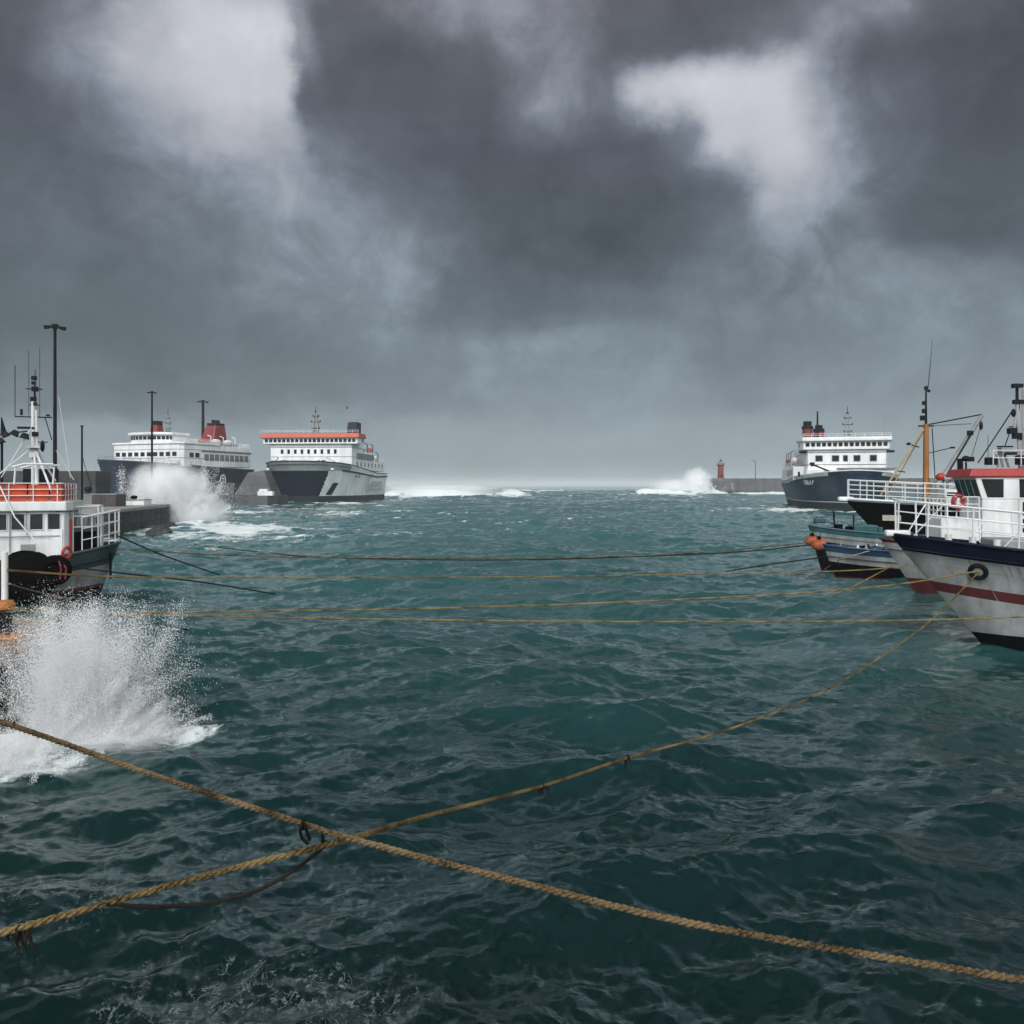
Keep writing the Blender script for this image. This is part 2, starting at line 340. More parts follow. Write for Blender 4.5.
def water_mat():
    m, t = new_mat('sea_water')
    tc = N(t, 'ShaderNodeTexCoord')
    P = tc.outputs['Object']
    fo = N(t, 'ShaderNodeAttribute', attribute_name='foam').outputs['Fac']
    la = N(t, 'ShaderNodeAttribute', attribute_name='lace').outputs['Fac']
    n1 = N(t, 'ShaderNodeTexNoise', {'Vector': P, 'Scale': 1.1, 'Detail': 9.0, 'Roughness': 0.68})
    n2 = N(t, 'ShaderNodeTexNoise', {'Vector': P, 'Scale': 7.0, 'Detail': 5.0, 'Roughness': 0.65})
    nn = M_(t, 'ADD', M_(t, 'MULTIPLY', n1.outputs[0], 0.6), M_(t, 'MULTIPLY', n2.outputs[0], 0.4))
    fg = M_(t, 'MINIMUM', M_(t, 'MULTIPLY', fo, 5.0), 2.3)
    fm = MR(t, M_(t, 'ADD', fo, M_(t, 'MULTIPLY', M_(t, 'SUBTRACT', nn, 0.5), fg)), 0.42, 0.86)
    # foam lace: warped cell edges
    wn = N(t, 'ShaderNodeTexNoise', {'Vector': P, 'Scale': 2.4, 'Detail': 4.0})
    wp = N(t, 'ShaderNodeVectorMath', {0: P, 1: N(t, 'ShaderNodeVectorMath', {0: wn.outputs['Color'], 'Scale': 0.55}, operation='SCALE').outputs[0]}).outputs[0]
    vo = N(t, 'ShaderNodeTexNoise', {'Vector': wp, 'Scale': 2.6, 'Detail': 4.0, 'Roughness': 0.6})
    vo2 = N(t, 'ShaderNodeTexNoise', {'Vector': wp, 'Scale': 5.5, 'Detail': 3.0, 'Roughness': 0.6})
    ed = M_(t, 'MAXIMUM', MR(t, M_(t, 'ABSOLUTE', M_(t, 'SUBTRACT', vo.outputs[0], 0.5)), 0.0, 0.020, 1.0, 0.0), MR(t, M_(t, 'ABSOLUTE', M_(t, 'SUBTRACT', vo2.outputs[0], 0.5)), 0.0, 0.022, 0.8, 0.0))
    lm = MR(t, M_(t, 'ADD', la, M_(t, 'MULTIPLY', M_(t, 'SUBTRACT', n1.outputs[0], 0.5), 2.6)), 0.45, 0.95)
    lm = M_(t, 'MULTIPLY', M_(t, 'MULTIPLY', lm, ed), MR(t, n2.outputs[0], 0.40, 0.62))
    fac = M_(t, 'MAXIMUM', fm, M_(t, 'MULTIPLY', lm, 0.26))
    # ripples
    mp = N(t, 'ShaderNodeMapping', {'Vector': P, 'Scale': (1.0, 1.7, 1.0)})
    b1 = N(t, 'ShaderNodeTexNoise', {'Vector': mp.outputs[0], 'Scale': 4.5, 'Detail': 6.0, 'Roughness': 0.55, 'Distortion': 0.6})
    b2 = N(t, 'ShaderNodeTexNoise', {'Vector': mp.outputs[0], 'Scale': 0.9, 'Detail': 4.0, 'Roughness': 0.6})
    bh = M_(t, 'ADD', M_(t, 'MULTIPLY', b1.outputs[0], 0.012), M_(t, 'MULTIPLY', b2.outputs[0], 0.02))
    bp = N(t, 'ShaderNodeBump', {'Height': bh, 'Strength': 0.8, 'Distance': 1.0})
    # reflected sky brightness painted into the base colour, rising with distance
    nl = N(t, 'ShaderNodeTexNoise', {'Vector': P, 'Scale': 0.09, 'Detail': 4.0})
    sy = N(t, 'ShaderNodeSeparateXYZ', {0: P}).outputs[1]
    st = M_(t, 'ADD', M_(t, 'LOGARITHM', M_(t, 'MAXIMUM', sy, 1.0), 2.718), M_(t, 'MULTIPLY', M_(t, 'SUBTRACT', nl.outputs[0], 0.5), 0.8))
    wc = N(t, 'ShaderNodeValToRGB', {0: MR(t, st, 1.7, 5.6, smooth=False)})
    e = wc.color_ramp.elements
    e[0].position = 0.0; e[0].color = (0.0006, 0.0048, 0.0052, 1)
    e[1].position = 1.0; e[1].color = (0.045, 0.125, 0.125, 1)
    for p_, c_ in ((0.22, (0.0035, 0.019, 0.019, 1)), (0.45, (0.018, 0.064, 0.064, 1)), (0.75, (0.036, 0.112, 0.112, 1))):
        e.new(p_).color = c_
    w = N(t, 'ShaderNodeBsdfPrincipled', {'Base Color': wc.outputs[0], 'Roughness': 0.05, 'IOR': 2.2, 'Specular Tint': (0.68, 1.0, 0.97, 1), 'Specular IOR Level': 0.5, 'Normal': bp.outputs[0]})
    f = N(t, 'ShaderNodeBsdfPrincipled', {'Base Color': (0.60, 0.65, 0.655, 1), 'Roughness': 0.9, 'Specular IOR Level': 0.1, 'Normal': bp.outputs[0]})
    mx = N(t, 'ShaderNodeMixShader', {0: fac, 1: w.outputs[0], 2: f.outputs[0]})
    N(t, 'ShaderNodeOutputMaterial', {0: mx.outputs[0]})
    return m
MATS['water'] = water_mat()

def droplet_mat():
    m, t = new_mat('spray_droplets')
    a = N(t, 'ShaderNodeBsdfDiffuse', {0: (0.95, 0.96, 0.965, 1)})
    b = N(t, 'ShaderNodeBsdfTranslucent', {0: (0.95, 0.96, 0.965, 1)})
    mx = N(t, 'ShaderNodeMixShader', {0: 0.12, 1: a.outputs[0], 2: b.outputs[0]})
    N(t, 'ShaderNodeOutputMaterial', {0: mx.outputs[0]})
    MATS['droplet'] = m
droplet_mat()
def mist_mat(name, dens, nscale, lo=0.42, hi=0.62):
    m, t = new_mat(name)
    tc = N(t, 'ShaderNodeTexCoord')
    P = tc.outputs['Object']
    wn = N(t, 'ShaderNodeTexNoise', {'Vector': P, 'Scale': nscale * 0.8, 'Detail': 5.0, 'Roughness': 0.65})
    Pw = N(t, 'ShaderNodeVectorMath', {0: P, 1: N(t, 'ShaderNodeVectorMath', {0: N(t, 'ShaderNodeVectorMath', {0: wn.outputs['Color'], 1: (0.5, 0.5, 0.5)}, operation='SUBTRACT').outputs[0], 'Scale': 0.75}, operation='SCALE').outputs[0]}).outputs[0]
    l0 = N(t, 'ShaderNodeVectorMath', {0: P}, operation='LENGTH').outputs['Value']
    ln = N(t, 'ShaderNodeVectorMath', {0: Pw}, operation='LENGTH').outputs['Value']
    n = N(t, 'ShaderNodeTexNoise', {'Vector': P, 'Scale': nscale * 2.2, 'Detail': 5.0, 'Roughness': 0.65})
    fall = M_(t, 'MULTIPLY', M_(t, 'POWER', MR(t, ln, 0.0, 0.95, 1.0, 0.0, smooth=False), 1.7), MR(t, l0, 0.7, 1.0, 1.0, 0.0))
    nb = MR(t, n.outputs[0], lo - 0.12, hi + 0.1, 0.25, 1.35)
    d = M_(t, 'MULTIPLY', M_(t, 'MULTIPLY', nb, fall), dens)
    v = N(t, 'ShaderNodeVolumePrincipled', {'Color': (0.99, 0.993, 0.995, 1), 'Density': d, 'Anisotropy': 0.0})
    N(t, 'ShaderNodeOutputMaterial', {'Volume': v.outputs[0]})
    MATS[name] = m
    return m

# ------------------------------------------------------------------ mesh builder
class MB:
    def __init__(s): s.v, s.f, s.m = [], [], []
    def add(s, vs, fs, mi=0):
        o = len(s.v)
        s.v += [tuple(v) for v in vs]
        s.f += [tuple(i + o for i in f) for f in fs]
        s.m += [mi] * len(fs)
        return s
    def box(s, c, d, mi=0, rot=None, taper=1.0):
        x, y, z = d[0] / 2, d[1] / 2, d[2] / 2
        vs = []
        for dz, k in ((-z, 1.0), (z, taper)):
            for a, b in ((-x, -y), (x, -y), (x, y), (-x, y)):
                vs.append(Vector((a * k, b * k, dz)))
        if rot is not None: vs = [rot @ v for v in vs]
        vs = [v + Vector(c) for v in vs]
        return s.add(vs, [(3, 2, 1, 0), (4, 5, 6, 7), (0, 1, 5, 4), (1, 2, 6, 5), (2, 3, 7, 6), (3, 0, 4, 7)], mi)
    def span(s, x0, x1, y0, y1, z0, z1, mi=0):
        return s.box(((x0 + x1) / 2, (y0 + y1) / 2, (z0 + z1) / 2), (x1 - x0, y1 - y0, z1 - z0), mi)
    def prism(s, poly, z0, z1, mi=0, top=None):
        n = len(poly)
        top = top or poly
        f = lambda z, p, i: z(p, i) if callable(z) else z
        vs = [(p[0], p[1], f(z0, p, i)) for i, p in enumerate(poly)] + [(p[0], p[1], f(z1, p, i)) for i, p in enumerate(top)]
        fs = [tuple(reversed(range(n))), tuple(range(n, 2 * n))] + [(i, (i + 1) % n, n + (i + 1) % n, n + i) for i in range(n)]
        return s.add(vs, fs, mi)
    def tube(s, pts, r, n=8, mi=0, caps=True):
        pts = [Vector(p) for p in pts]
        k = len(pts)
        rs = r if isinstance(r, (list, tuple)) else [r] * k
        vs, fs = [], []
        up = None
        for i in range(k):
            a, b = pts[max(i - 1, 0)], pts[min(i + 1, k - 1)]
            t = b - a
            t = t.normalized() if t.length > 1e-9 else Vector((0, 0, 1))
            if up is None:
                up = t.cross(Vector((0, 0, 1)))
                if up.length < 1e-3: up = t.cross(Vector((1, 0, 0)))
                up.normalize()
            else:
                up = up - t * up.dot(t)
                up = up.normalized() if up.length > 1e-6 else t.orthogonal().normalized()
            w = t.cross(up)
            for j in range(n):
                q = 2 * math.pi * j / n
                vs.append(pts[i] + (up * math.cos(q) + w * math.sin(q)) * rs[i])
        for i in range(k - 1):
            for j in range(n):
                fs.append((i * n + j, i * n + (j + 1) % n, (i + 1) * n + (j + 1) % n, (i + 1) * n + j))
        if caps:
            fs.append(tuple(reversed(range(n))))
            fs.append(tuple(range((k - 1) * n, k * n)))
        return s.add(vs, fs, mi)
    def cyl(s, c, r, h, n=16, mi=0, r2=None):
        c = Vector(c)
        return s.tube([c, c + Vector((0, 0, h))], [r, r if r2 is None else r2], n, mi)
    def lathe(s, c, prof, n=18, mi=0):
        c = Vector(c)
        vs, fs = [], []
        for r, z in prof:
            for j in range(n):
                q = 2 * math.pi * j / n
                vs.append(c + Vector((r * math.cos(q), r * math.sin(q), z)))
        for i in range(len(prof) - 1):
            for j in range(n):
                fs.append((i * n + j, i * n + (j + 1) % n, (i + 1) * n + (j + 1) % n, (i + 1) * n + j))
        fs.append(tuple(reversed(range(n)))); fs.append(tuple(range((len(prof) - 1) * n, len(prof) * n)))
        return s.add(vs, fs, mi)
    def torus(s, c, Rr, r, axis='y', n=20, k=8, mi=0, rot=None):
        vs, fs = [], []
        for i in range(n):
            a = 2 * math.pi * i / n
            for j in range(k):
                b = 2 * math.pi * j / k
                x, y, z = (Rr + r * math.cos(b)) * math.cos(a), r * math.sin(b), (Rr + r * math.cos(b)) * math.sin(a)
                p = Vector((x, y, z)) if axis == 'y' else (Vector((y, x, z)) if axis == 'x' else Vector((x, z, y)))
                if rot is not None: p = rot @ p
                vs.append(Vector(c) + p)
        for i in range(n):
            for j in range(k):
                fs.append((i * k + j, ((i + 1) % n) * k + j, ((i + 1) % n) * k + (j + 1) % k, i * k + (j + 1) % k))
        return s.add(vs, fs, mi)
    def blob(s, c, d, n=16, k=10, mi=0, jit=0.0, seed=1):
        rr = random.Random(seed)
        vs, fs = [], []
        for i in range(k + 1):
            th = math.pi * i / k
            for j in range(n):
                q = 2 * math.pi * j / n
                f = 1 + rr.uniform(-jit, jit)
                vs.append((c[0] + d[0] / 2 * math.sin(th) * math.cos(q) * f, c[1] + d[1] / 2 * math.sin(th) * math.sin(q) * f, c[2] - d[2] / 2 * math.cos(th) * f))
        for i in range(k):
            for j in range(n):
                fs.append((i * n + j, i * n + (j + 1) % n, (i + 1) * n + (j + 1) % n, (i + 1) * n + j))
        return s.add(vs, fs, mi)
    def rail(s, pts, h, post=1.1, nr=3, r=0.025, rt=None, top=True):
        """railing following a deck edge: posts and horizontal bars"""
        pts = [Vector(p) for p in pts]
        for i in range(nr):
            z = h * (i + 1) / nr
            s.tube([p + Vector((0, 0, z)) for p in pts], (rt or r) if i == nr - 1 else r, 6)
        L = [0]
        for a, b in zip(pts, pts[1:]): L.append(L[-1] + (b - a).length)
        n = max(1, round(L[-1] / post))
        for i in range(n + 1):
            d = L[-1] * i / n
            for j in range(len(pts) - 1):
                if d <= L[j + 1] + 1e-6:
                    q = pts[j].lerp(pts[j + 1], (d - L[j]) / max(L[j + 1] - L[j], 1e-6))
                    break
            s.tube([q, q + Vector((0, 0, h))], r, 6)
        return s
    def build(s, name, mats, parent=None, smooth=False, bevel=0.0):
        me = bpy.data.meshes.new(name)
        me.from_pydata([tuple(v) for v in s.v], [], s.f)
        if not isinstance(mats, (list, tuple)): mats = [mats]
        for m in mats: me.materials.append(MATS[m] if isinstance(m, str) else m)
        if len(mats) > 1: me.polygons.foreach_set('material_index', s.m)
        if smooth:
            me.polygons.foreach_set('use_smooth', [True] * len(me.polygons))
            me.set_sharp_from_angle(angle=R(40))
        me.update()
        o = bpy.data.objects.new(name, me)
        COL.objects.link(o)
        if parent is not None: o.parent = parent
        if bevel > 0:
            b = o.modifiers.new('bevel', 'BEVEL'); b.width = bevel; b.segments = 2; b.limit_method = 'ANGLE'
        return o
def tag(o, label=None, cat=None, group=None, kind=None):
    if label: o['label'] = label
    if cat: o['category'] = cat
    if group: o['group'] = group
    if kind: o['kind'] = kind
    return o
def thing(name, label, cat, loc, rz=0.0, group=None):
    o = bpy.data.objects.new(name, None)
    COL.objects.link(o)
    o.location = loc
    o.rotation_euler = (0, 0, rz)
    o.empty_display_size = 0.5
    return tag(o, label, cat, group)
def spline(pts, n=12):
    """Catmull-Rom through points"""
    P = [Vector(p) for p in pts]
    P = [2 * P[0] - P[1]] + P + [2 * P[-1] - P[-2]]
    out = []
    for i in range(1, len(P) - 2):
        for k in range(n):
            t = k / n
            a, b, c, d = P[i - 1], P[i], P[i + 1], P[i + 2]
            out.append(0.5 * ((2 * b) + (c - a) * t + (2 * a - 5 * b + 4 * c - d) * t * t + (3 * b - a - 3 * c + d) * t ** 3))
    out.append(P[-2])
    return out
def text(body, size, mat, parent, loc, rot, name='lettering', sx=1.0, ext=0.01):
    cu = bpy.data.curves.new(name, 'FONT')
    cu.body = body; cu.size = size; cu.extrude = ext
    cu.align_x = 'CENTER'; cu.align_y = 'CENTER'
    cu.materials.append(MATS[mat])
    o = bpy.data.objects.new(name, cu)
    COL.objects.link(o)
    dg = bpy.context.evaluated_depsgraph_get(); dg.update()
    me = bpy.data.meshes.new_from_object(o.evaluated_get(dg))
    bpy.data.objects.remove(o)
    o = bpy.data.objects.new(name, me)
    COL.objects.link(o)
    o.parent = parent; o.location = loc; o.rotation_euler = rot; o.scale = (sx, 1, 1)
    return o

def hull(L, B, tb, p, q, sheer, rows, zk=-1.2, rake=2.0, wl=0.75, wl_p=None, nt_=48, stern=0.0, fl=1.0, camber=0.0, tumble=None):
    """Lofted hull, x forward (bow at +L/2 at deck), y to port, z up from the waterline.
    rows: list of (z or function(t), material of the band above this row). Returns (MB, deck edge points)."""
    mb = MB()
    ts = [0.0] + [0.02 + 0.98 * (1 - (1 - i / (nt_ - 1)) ** 1.6) for i in range(nt_)]
    def plan(t, tb_, p_, q_):
        s = max(0.0, (t - tb_) / (1 - tb_))
        y = max(0.0, 1 - s ** p_) ** (1.0 / q_)
        if stern > 0 and t < stern:
            y *= max(0.0, 1 - (1 - t / stern) ** 2.6 * 0.55)
        return y
    def pt(t, z, side):
        zs = sheer(t)
        v = min(1.0, max(0.0, (z - zk) / (zs - zk)))
        x = -L / 2 + t * L - rake * (t ** 3) * (1 - v) ** 1.0
        yd = B / 2 * plan(t, tb, p, q)
        yw = B / 2 * wl * plan(t, tb * 0.7, wl_p or p, max(1.0, q * 0.75))
        y = yw + (yd - yw) * v ** fl
        return Vector((x, side * y, z))
    nr = len(rows)
    zf = [(r[0] if callable(r[0]) else (lambda t, c=r[0]: c)) for r in rows]
    for side in (1, -1):
        vs = [pt(t, min(zf[i](t), sheer(t)), side) for t in ts for i in range(nr)]
        n = len(ts)
        for i in range(nr - 1):
            fs = []
            for k in range(n - 1):
                a = (k * nr + i, (k + 1) * nr + i, (k + 1) * nr + i + 1, k * nr + i + 1)
                fs.append(a if side < 0 else tuple(reversed(a)))
            o = len(mb.v)
            if i == 0: base = o; mb.v += [tuple(v) for v in vs]
            mb.f += [tuple(j + base for j in f) for f in fs]
            mb.m += [rows[i][1]] * len(fs)
    # transom
    vs = [pt(0, min(zf[i](0), sheer(0)), 1) for i in range(nr)] + [pt(0, min(zf[i](0), sheer(0)), -1) for i in range(nr)]
    mb.add(vs, [(i, i + 1, nr + i + 1, nr + i) for i in range(nr - 1)], rows[-2][1])
    edge = {s: [pt(t, sheer(t), s) for t in ts] for s in (1, -1)}
    return mb, edge, pt
def deck(edge, dz, mat, parent, inset=0.06, name='deck'):
    mb = MB()
    vs = []
    for a, b in zip(edge[1], edge[-1]):
        vs += [(a.x, a.y - (inset if a.y > inset else a.y), a.z - dz), (b.x, b.y + (inset if -b.y > inset else -b.y), b.z - dz)]
    fs = [(2 * i, 2 * i + 1, 2 * i + 3, 2 * i + 2) for i in range(len(edge[1]) - 1)]
    mb.add(vs, fs)
    return mb.build(name, mat, parent)
def cap(edge, r, mat, parent, name='gunwale', sides=(1, -1), dz=0.0):
    mb = MB()
    pts = list(edge[1]) + list(reversed(edge[-1]))
    mb.tube([p + Vector((0, 0, dz)) for p in pts], r, 8)
    return mb.build(name, mat, parent, smooth=True)
def wins(parent, p0, p1, z, h, n, w, out, mat='glass', name='window', frame=None, thick=0.08, skip=(), slant=0.0):
    """n windows spread along the wall from p0 to p1 (plan points), standing just proud of it; each its own part"""
    a, b = Vector((p0[0], p0[1], 0)), Vector((p1[0], p1[1], 0))
    d = (b - a).normalized()
    nrm = Vector((d.y, -d.x, 0)) * out
    for i in range(n):
        if i in skip: continue
        c = a.lerp(b, (i + 0.5) / n) + Vector((0, 0, z))
        mb = MB()
        rot = Matrix(((d.x, nrm.x, 0), (d.y, nrm.y, 0), (0, 0, 1)))
        vs = []
        for dy in (-thick / 2, thick / 2):
            for sx, sz in ((-1, -1), (1, -1), (1, 1), (-1, 1)):
                vs.append(c + d * (sx * w / 2) + Vector((0, 0, sz * h / 2)) + nrm * (dy + slant * sz))
        mb.add(vs, [(3, 2, 1, 0), (4, 5, 6, 7), (0, 1, 5, 4), (1, 2, 6, 5), (2, 3, 7, 6), (3, 0, 4, 7)])
        o = mb.build(name, mat, parent)
        if frame:
            fb = MB()
            q = frame[1]
            co = lambda sx, sz: c + d * (sx * (w / 2 + q / 2)) + Vector((0, 0, sz * (h / 2 + q / 2))) + nrm * (thick / 2 + slant * sz)
            for e in (((-1, -1), (1, -1)), ((1, -1), (1, 1)), ((1, 1), (-1, 1)), ((-1, 1), (-1, -1))):
                fb.tube([co(*e[0]), co(*e[1])], q / 2, 4)
            fb.build('window_frame', frame[0], o)

# ------------------------------------------------------------------ sea
def field(Nn, Lt, lmin, lmax, rms, th, spread, seed, pw=-4.0):
    g = np.random.default_rng(seed)
    k1 = 2 * np.pi * np.fft.fftfreq(Nn, Lt / Nn)
    kx, ky = np.meshgrid(k1, k1, indexing='ij')
    k = np.hypot(kx, ky); k[0, 0] = 1
    lam = 2 * np.pi / k
    band = np.clip((lam - lmin * 0.8) / (lmin * 0.4), 0, 1) * np.clip((lmax * 1.25 - lam) / (lmax * 0.4), 0, 1)
    cosd = (kx * np.sin(th) + ky * np.cos(th)) / k
    S = k ** pw * band * (0.08 + np.abs(cosd) ** spread)
    S[0, 0] = 0
    hk = np.sqrt(S) * (g.standard_normal((Nn, Nn)) + 1j * g.standard_normal((Nn, Nn)))
    h = np.fft.ifft2(hk).real
    s = rms / h.std()
    hk *= s; h *= s
    dx = np.fft.ifft2(1j * kx / k * hk).real
    dy = np.fft.ifft2(1j * ky / k * hk).real
    dxx = np.fft.ifft2(-kx * kx / k * hk).real
    dyy = np.fft.ifft2(-ky * ky / k * hk).real
    dxy = np.fft.ifft2(-kx * ky / k * hk).real
    return dict(N=Nn, L=Lt, h=h, dx=dx, dy=dy, dxx=dxx, dyy=dyy, dxy=dxy)
def samp(f, key, X, Y):
    Nn, L = f['N'], f['L']
    u = (X / L * Nn) % Nn; v = (Y / L * Nn) % Nn
    i = np.floor(u).astype(np.int64); j = np.floor(v).astype(np.int64)
    fu = (u - i).astype(np.float32); fv = (v - j).astype(np.float32)
    i %= Nn; j %= Nn
    i1 = (i + 1) % Nn; j1 = (j + 1) % Nn
    a = f[key]
    return a[i, j] * (1 - fu) * (1 - fv) + a[i1, j] * fu * (1 - fv) + a[i, j1] * (1 - fu) * fv + a[i1, j1] * fu * fv
def sstep(x, a, b):
    t = np.clip((x - a) / (b - a), 0, 1)
    return t * t * (3 - 2 * t)
C1 = field(512, 173.0, 4.0, 30.0, 0.19, R(14), 3.0, 11)
C2 = field(1024, 43.0, 0.55, 4.2, 0.080, R(-12), 4.5, 23, -3.9)
C3 = field(256, 9.1, 0.16, 0.6, 0.0105, R(4), 2.0, 31, -3.9)
C4 = field(256, 3.7, 0.07, 0.18, 0.0020, R(12), 0.8, 37, -3.6)
F1 = field(256, 310.0, 8.0, 120.0, 1.0, R(40), 0.2, 41, -3.2)
F2 = field(256, 47.0, 1.5, 20.0, 1.0, R(10), 0.6, 43, -3.0)
BREAK = [  # far breaking waves: x0, x1, y, height, width
    (-62, 4, 352, 2.5, 5.0), (-75, -34, 300, 0.9, 6.0), (66, 116, 440, 3.2, 7.0), (80, 175, 400, 1.3, 6.0), (-10, 40, 620, 1.0, 14.0)]
FOAM = [  # foamy patches of sea: cx, cy, rx, ry, amount
    (-44, 102, 9, 10, 0.72), (-38, 92, 13, 9, 0.48), (-34, 80, 12, 12, 0.48), (-26, 95, 26, 12, 0.36), (-26, 68, 16, 9, 0.32), (-20, 82, 26, 12, 0.26), (-60, 170, 40, 16, 0.36), (-52, 200, 30, 10, 0.45),
    (-50, 140, 34, 14, 0.30), (-55, 217, 18, 5, 0.6), (-10, 165, 60, 10, 0.16), (62, 148, 16, 7, 0.75), (52, 160, 18, 12, 0.45), (62, 190, 14, 40, 0.35), (30, 260, 60, 18, 0.14),
    (115, 430, 44, 26, 0.95), (78, 424, 40, 14, 0.7), (140, 400, 40, 16, 0.5), (-30, 352, 50, 14, 0.5), (-30, 330, 70, 12, 0.25), (-60, 260, 30, 40, 0.28), (40, 115, 30, 10, 0.14), (0, 400, 300, 60, 0.08),
    (-9.0, 15.3, 1.6, 1.3, 0.95), (-7.6, 15.9, 2.0, 0.6, 0.8), (-9.8, 13.9, 2.4, 1.2, 0.95), (-8.4, 13.3, 1.6, 0.7, 0.55), (-7.0, 14.4, 2.2, 1.0, 0.2)]
LACE = [(-2.6, 7.0, 1.6, 1.0, 1.0), (-1.7, 6.4, 1.0, 0.5, 0.9), (-5.6, 9.4, 1.5, 0.9, 0.95), (-3.2, 8.2, 1.8, 0.9, 0.6), (-5.5, 12.0, 3.0, 1.2, 0.35), (-8.5, 12.0, 2.2, 1.0, 0.7), (-1.0, 7.5, 1.6, 0.6, 0.45)]
def build_sea():
    th = np.concatenate([np.linspace(-180, -60, 60, endpoint=False), np.linspace(-60, -40, 60, endpoint=False), np.linspace(-40, 40, 860, endpoint=False),
                         np.linspace(40, 60, 60, endpoint=False), np.linspace(60, 180, 60, endpoint=False)]) * np.pi / 180
    r = np.concatenate([np.geomspace(0.4, 5.0, 60, endpoint=False), np.geomspace(5.0, 700, 1120, endpoint=False), np.geomspace(700, 14000, 110)])
    nth, nr = len(th), len(r)
    TH, RR = np.meshgrid(th, r, indexing='ij')
    X = RR * np.sin(TH); Y = RR * np.cos(TH)
    Z = np.zeros_like(X)
    w1 = 1 - sstep(RR, 900, 3000)
    w2 = 1 - sstep(RR, 120, 420)
    w3 = 1 - sstep(RR, 35, 110)
    w4 = 1 - sstep(RR, 9, 26)
    # rougher beyond the harbour mouth, calmer in the lee of the boats
    amp = 1.0 + 1.0 * sstep(Y, 180, 420)
    lee = 1 - 0.45 * np.exp(-((X - 15) / 6) ** 2 - ((Y - 27) / 7) ** 2)
    amp = amp * lee * (1 - 0.55 * np.exp(-((X - 6.0) / 1.2) ** 2 - ((Y - 10.3) / 1.2) ** 2))
    ch1, ch2, ch3 = 0.8, 0.62, 0.45
    h = Z + amp * (w1 * samp(C1, 'h', X, Y) + w2 * samp(C2, 'h', X, Y) + w3 * samp(C3, 'h', X, Y) + w4 * samp(C4, 'h', X, Y))
    dx = amp * (w1 * ch1 * samp(C1, 'dx', X, Y) + w2 * ch2 * samp(C2, 'dx', X, Y) + w3 * ch3 * samp(C3, 'dx', X, Y) + w4 * ch3 * samp(C4, 'dx', X, Y))
    dy = amp * (w1 * ch1 * samp(C1, 'dy', X, Y) + w2 * ch2 * samp(C2, 'dy', X, Y) + w3 * ch3 * samp(C3, 'dy', X, Y) + w4 * ch3 * samp(C4, 'dy', X, Y))
    jxx = 1 + amp * (ch1 * samp(C1, 'dxx', X, Y) + ch2 * samp(C2, 'dxx', X, Y))
    jyy = 1 + amp * (ch1 * samp(C1, 'dyy', X, Y) + ch2 * samp(C2, 'dyy', X, Y))
    jxy = amp * (ch1 * samp(C1, 'dxy', X, Y) + ch2 * samp(C2, 'dxy', X, Y))
    J = jxx * jyy - jxy * jxy
    f1 = samp(F1, 'h', X, Y); f2 = samp(F2, 'h', X, Y)
    windy = sstep(Y, 18, 130)
    gate = sstep(f1 * 0.6 + f2 * 0.5, 0.25, 1.5)
    foam = sstep(J, 0.62 , 0.15) if False else np.clip((0.14 + 0.70 * windy - J) / 0.30, 0, 1) * (0.30 + 0.55 * windy) * (0.25 + 0.75 * gate)
    foam = foam + windy * 0.33 * np.clip(f2 * 0.55 + f1 * 0.35 - 0.55, 0, 1.2)
    for cx, cyy, rx, ry, a in FOAM:
        g = np.exp(-((X - cx) / rx) ** 2 - ((Y - cyy) / ry) ** 2)
        foam = foam + a * g * np.clip(0.75 + 0.35 * f2, 0.1, 1.3)
    for x0, x1, yb, hh, wd in BREAK:
        yy = yb + 0.06 * (X - x0) + 5.0 * np.sin(X * 0.06)
        along = sstep(X, x0 - 8, x0 + 8) * (1 - sstep(X, x1 - 10, x1 + 12)) * (0.9 + 0.10 * f1 + 0.14 * f2).clip(0.45, 1.3)
        s = (Y - yy)
        prof = np.where(s < 0, np.exp(-(s / (wd * 0.45)) ** 2), np.exp(-(s / (wd * 1.3)) ** 2))
        h = h + hh * along * prof
        foam = foam + (0.85 + 0.22 * f2) * along * np.where(s < 0, np.exp(-(s / (wd * 1.1)) ** 2), np.exp(-(s / (wd * 0.6)) ** 2))
    lace = np.zeros_like(X)
    for cx, cyy, rx, ry, a in LACE:
        lace = lace + a * np.exp(-((X - cx) / rx) ** 2 - ((Y - cyy) / ry) ** 2)
    foam = np.clip(foam, 0, 1.2); lace = np.clip(lace * 0.8, 0, 1.0)
    # swell surging at the quay corner
    X2 = X + dx; Y2 = Y + dy
    co = np.stack([X2, Y2, h], -1).reshape(-1, 3).astype(np.float32)
    idx = np.arange(nth * nr).reshape(nth, nr)
    a = idx[:, :-1]; b = np.roll(idx, -1, axis=0)[:, :-1]; c = np.roll(idx, -1, axis=0)[:, 1:]; d = idx[:, 1:]
    quads = np.stack([a, b, c, d], -1).reshape(-1, 4).astype(np.int32)
    me = bpy.data.meshes.new('sea_water')
    me.vertices.add(len(co)); me.vertices.foreach_set('co', co.ravel())
    me.loops.add(quads.size); me.loops.foreach_set('vertex_index', quads.ravel())
    me.polygons.add(len(quads))
    me.polygons.foreach_set('loop_start', np.arange(0, quads.size, 4, dtype=np.int32))
    me.polygons.foreach_set('use_smooth', np.ones(len(quads), dtype=bool))
    me.update(calc_edges=True)
    for nm, arr in (('foam', foam), ('lace', lace)):
        at_ = me.attributes.new(nm, 'FLOAT', 'POINT')
        at_.data.foreach_set('value', arr.reshape(-1).astype(np.float32))
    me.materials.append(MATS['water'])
    o = bpy.data.objects.new('sea_water', me)
    COL.objects.link(o)
    tag(o, kind='structure')
build_sea()

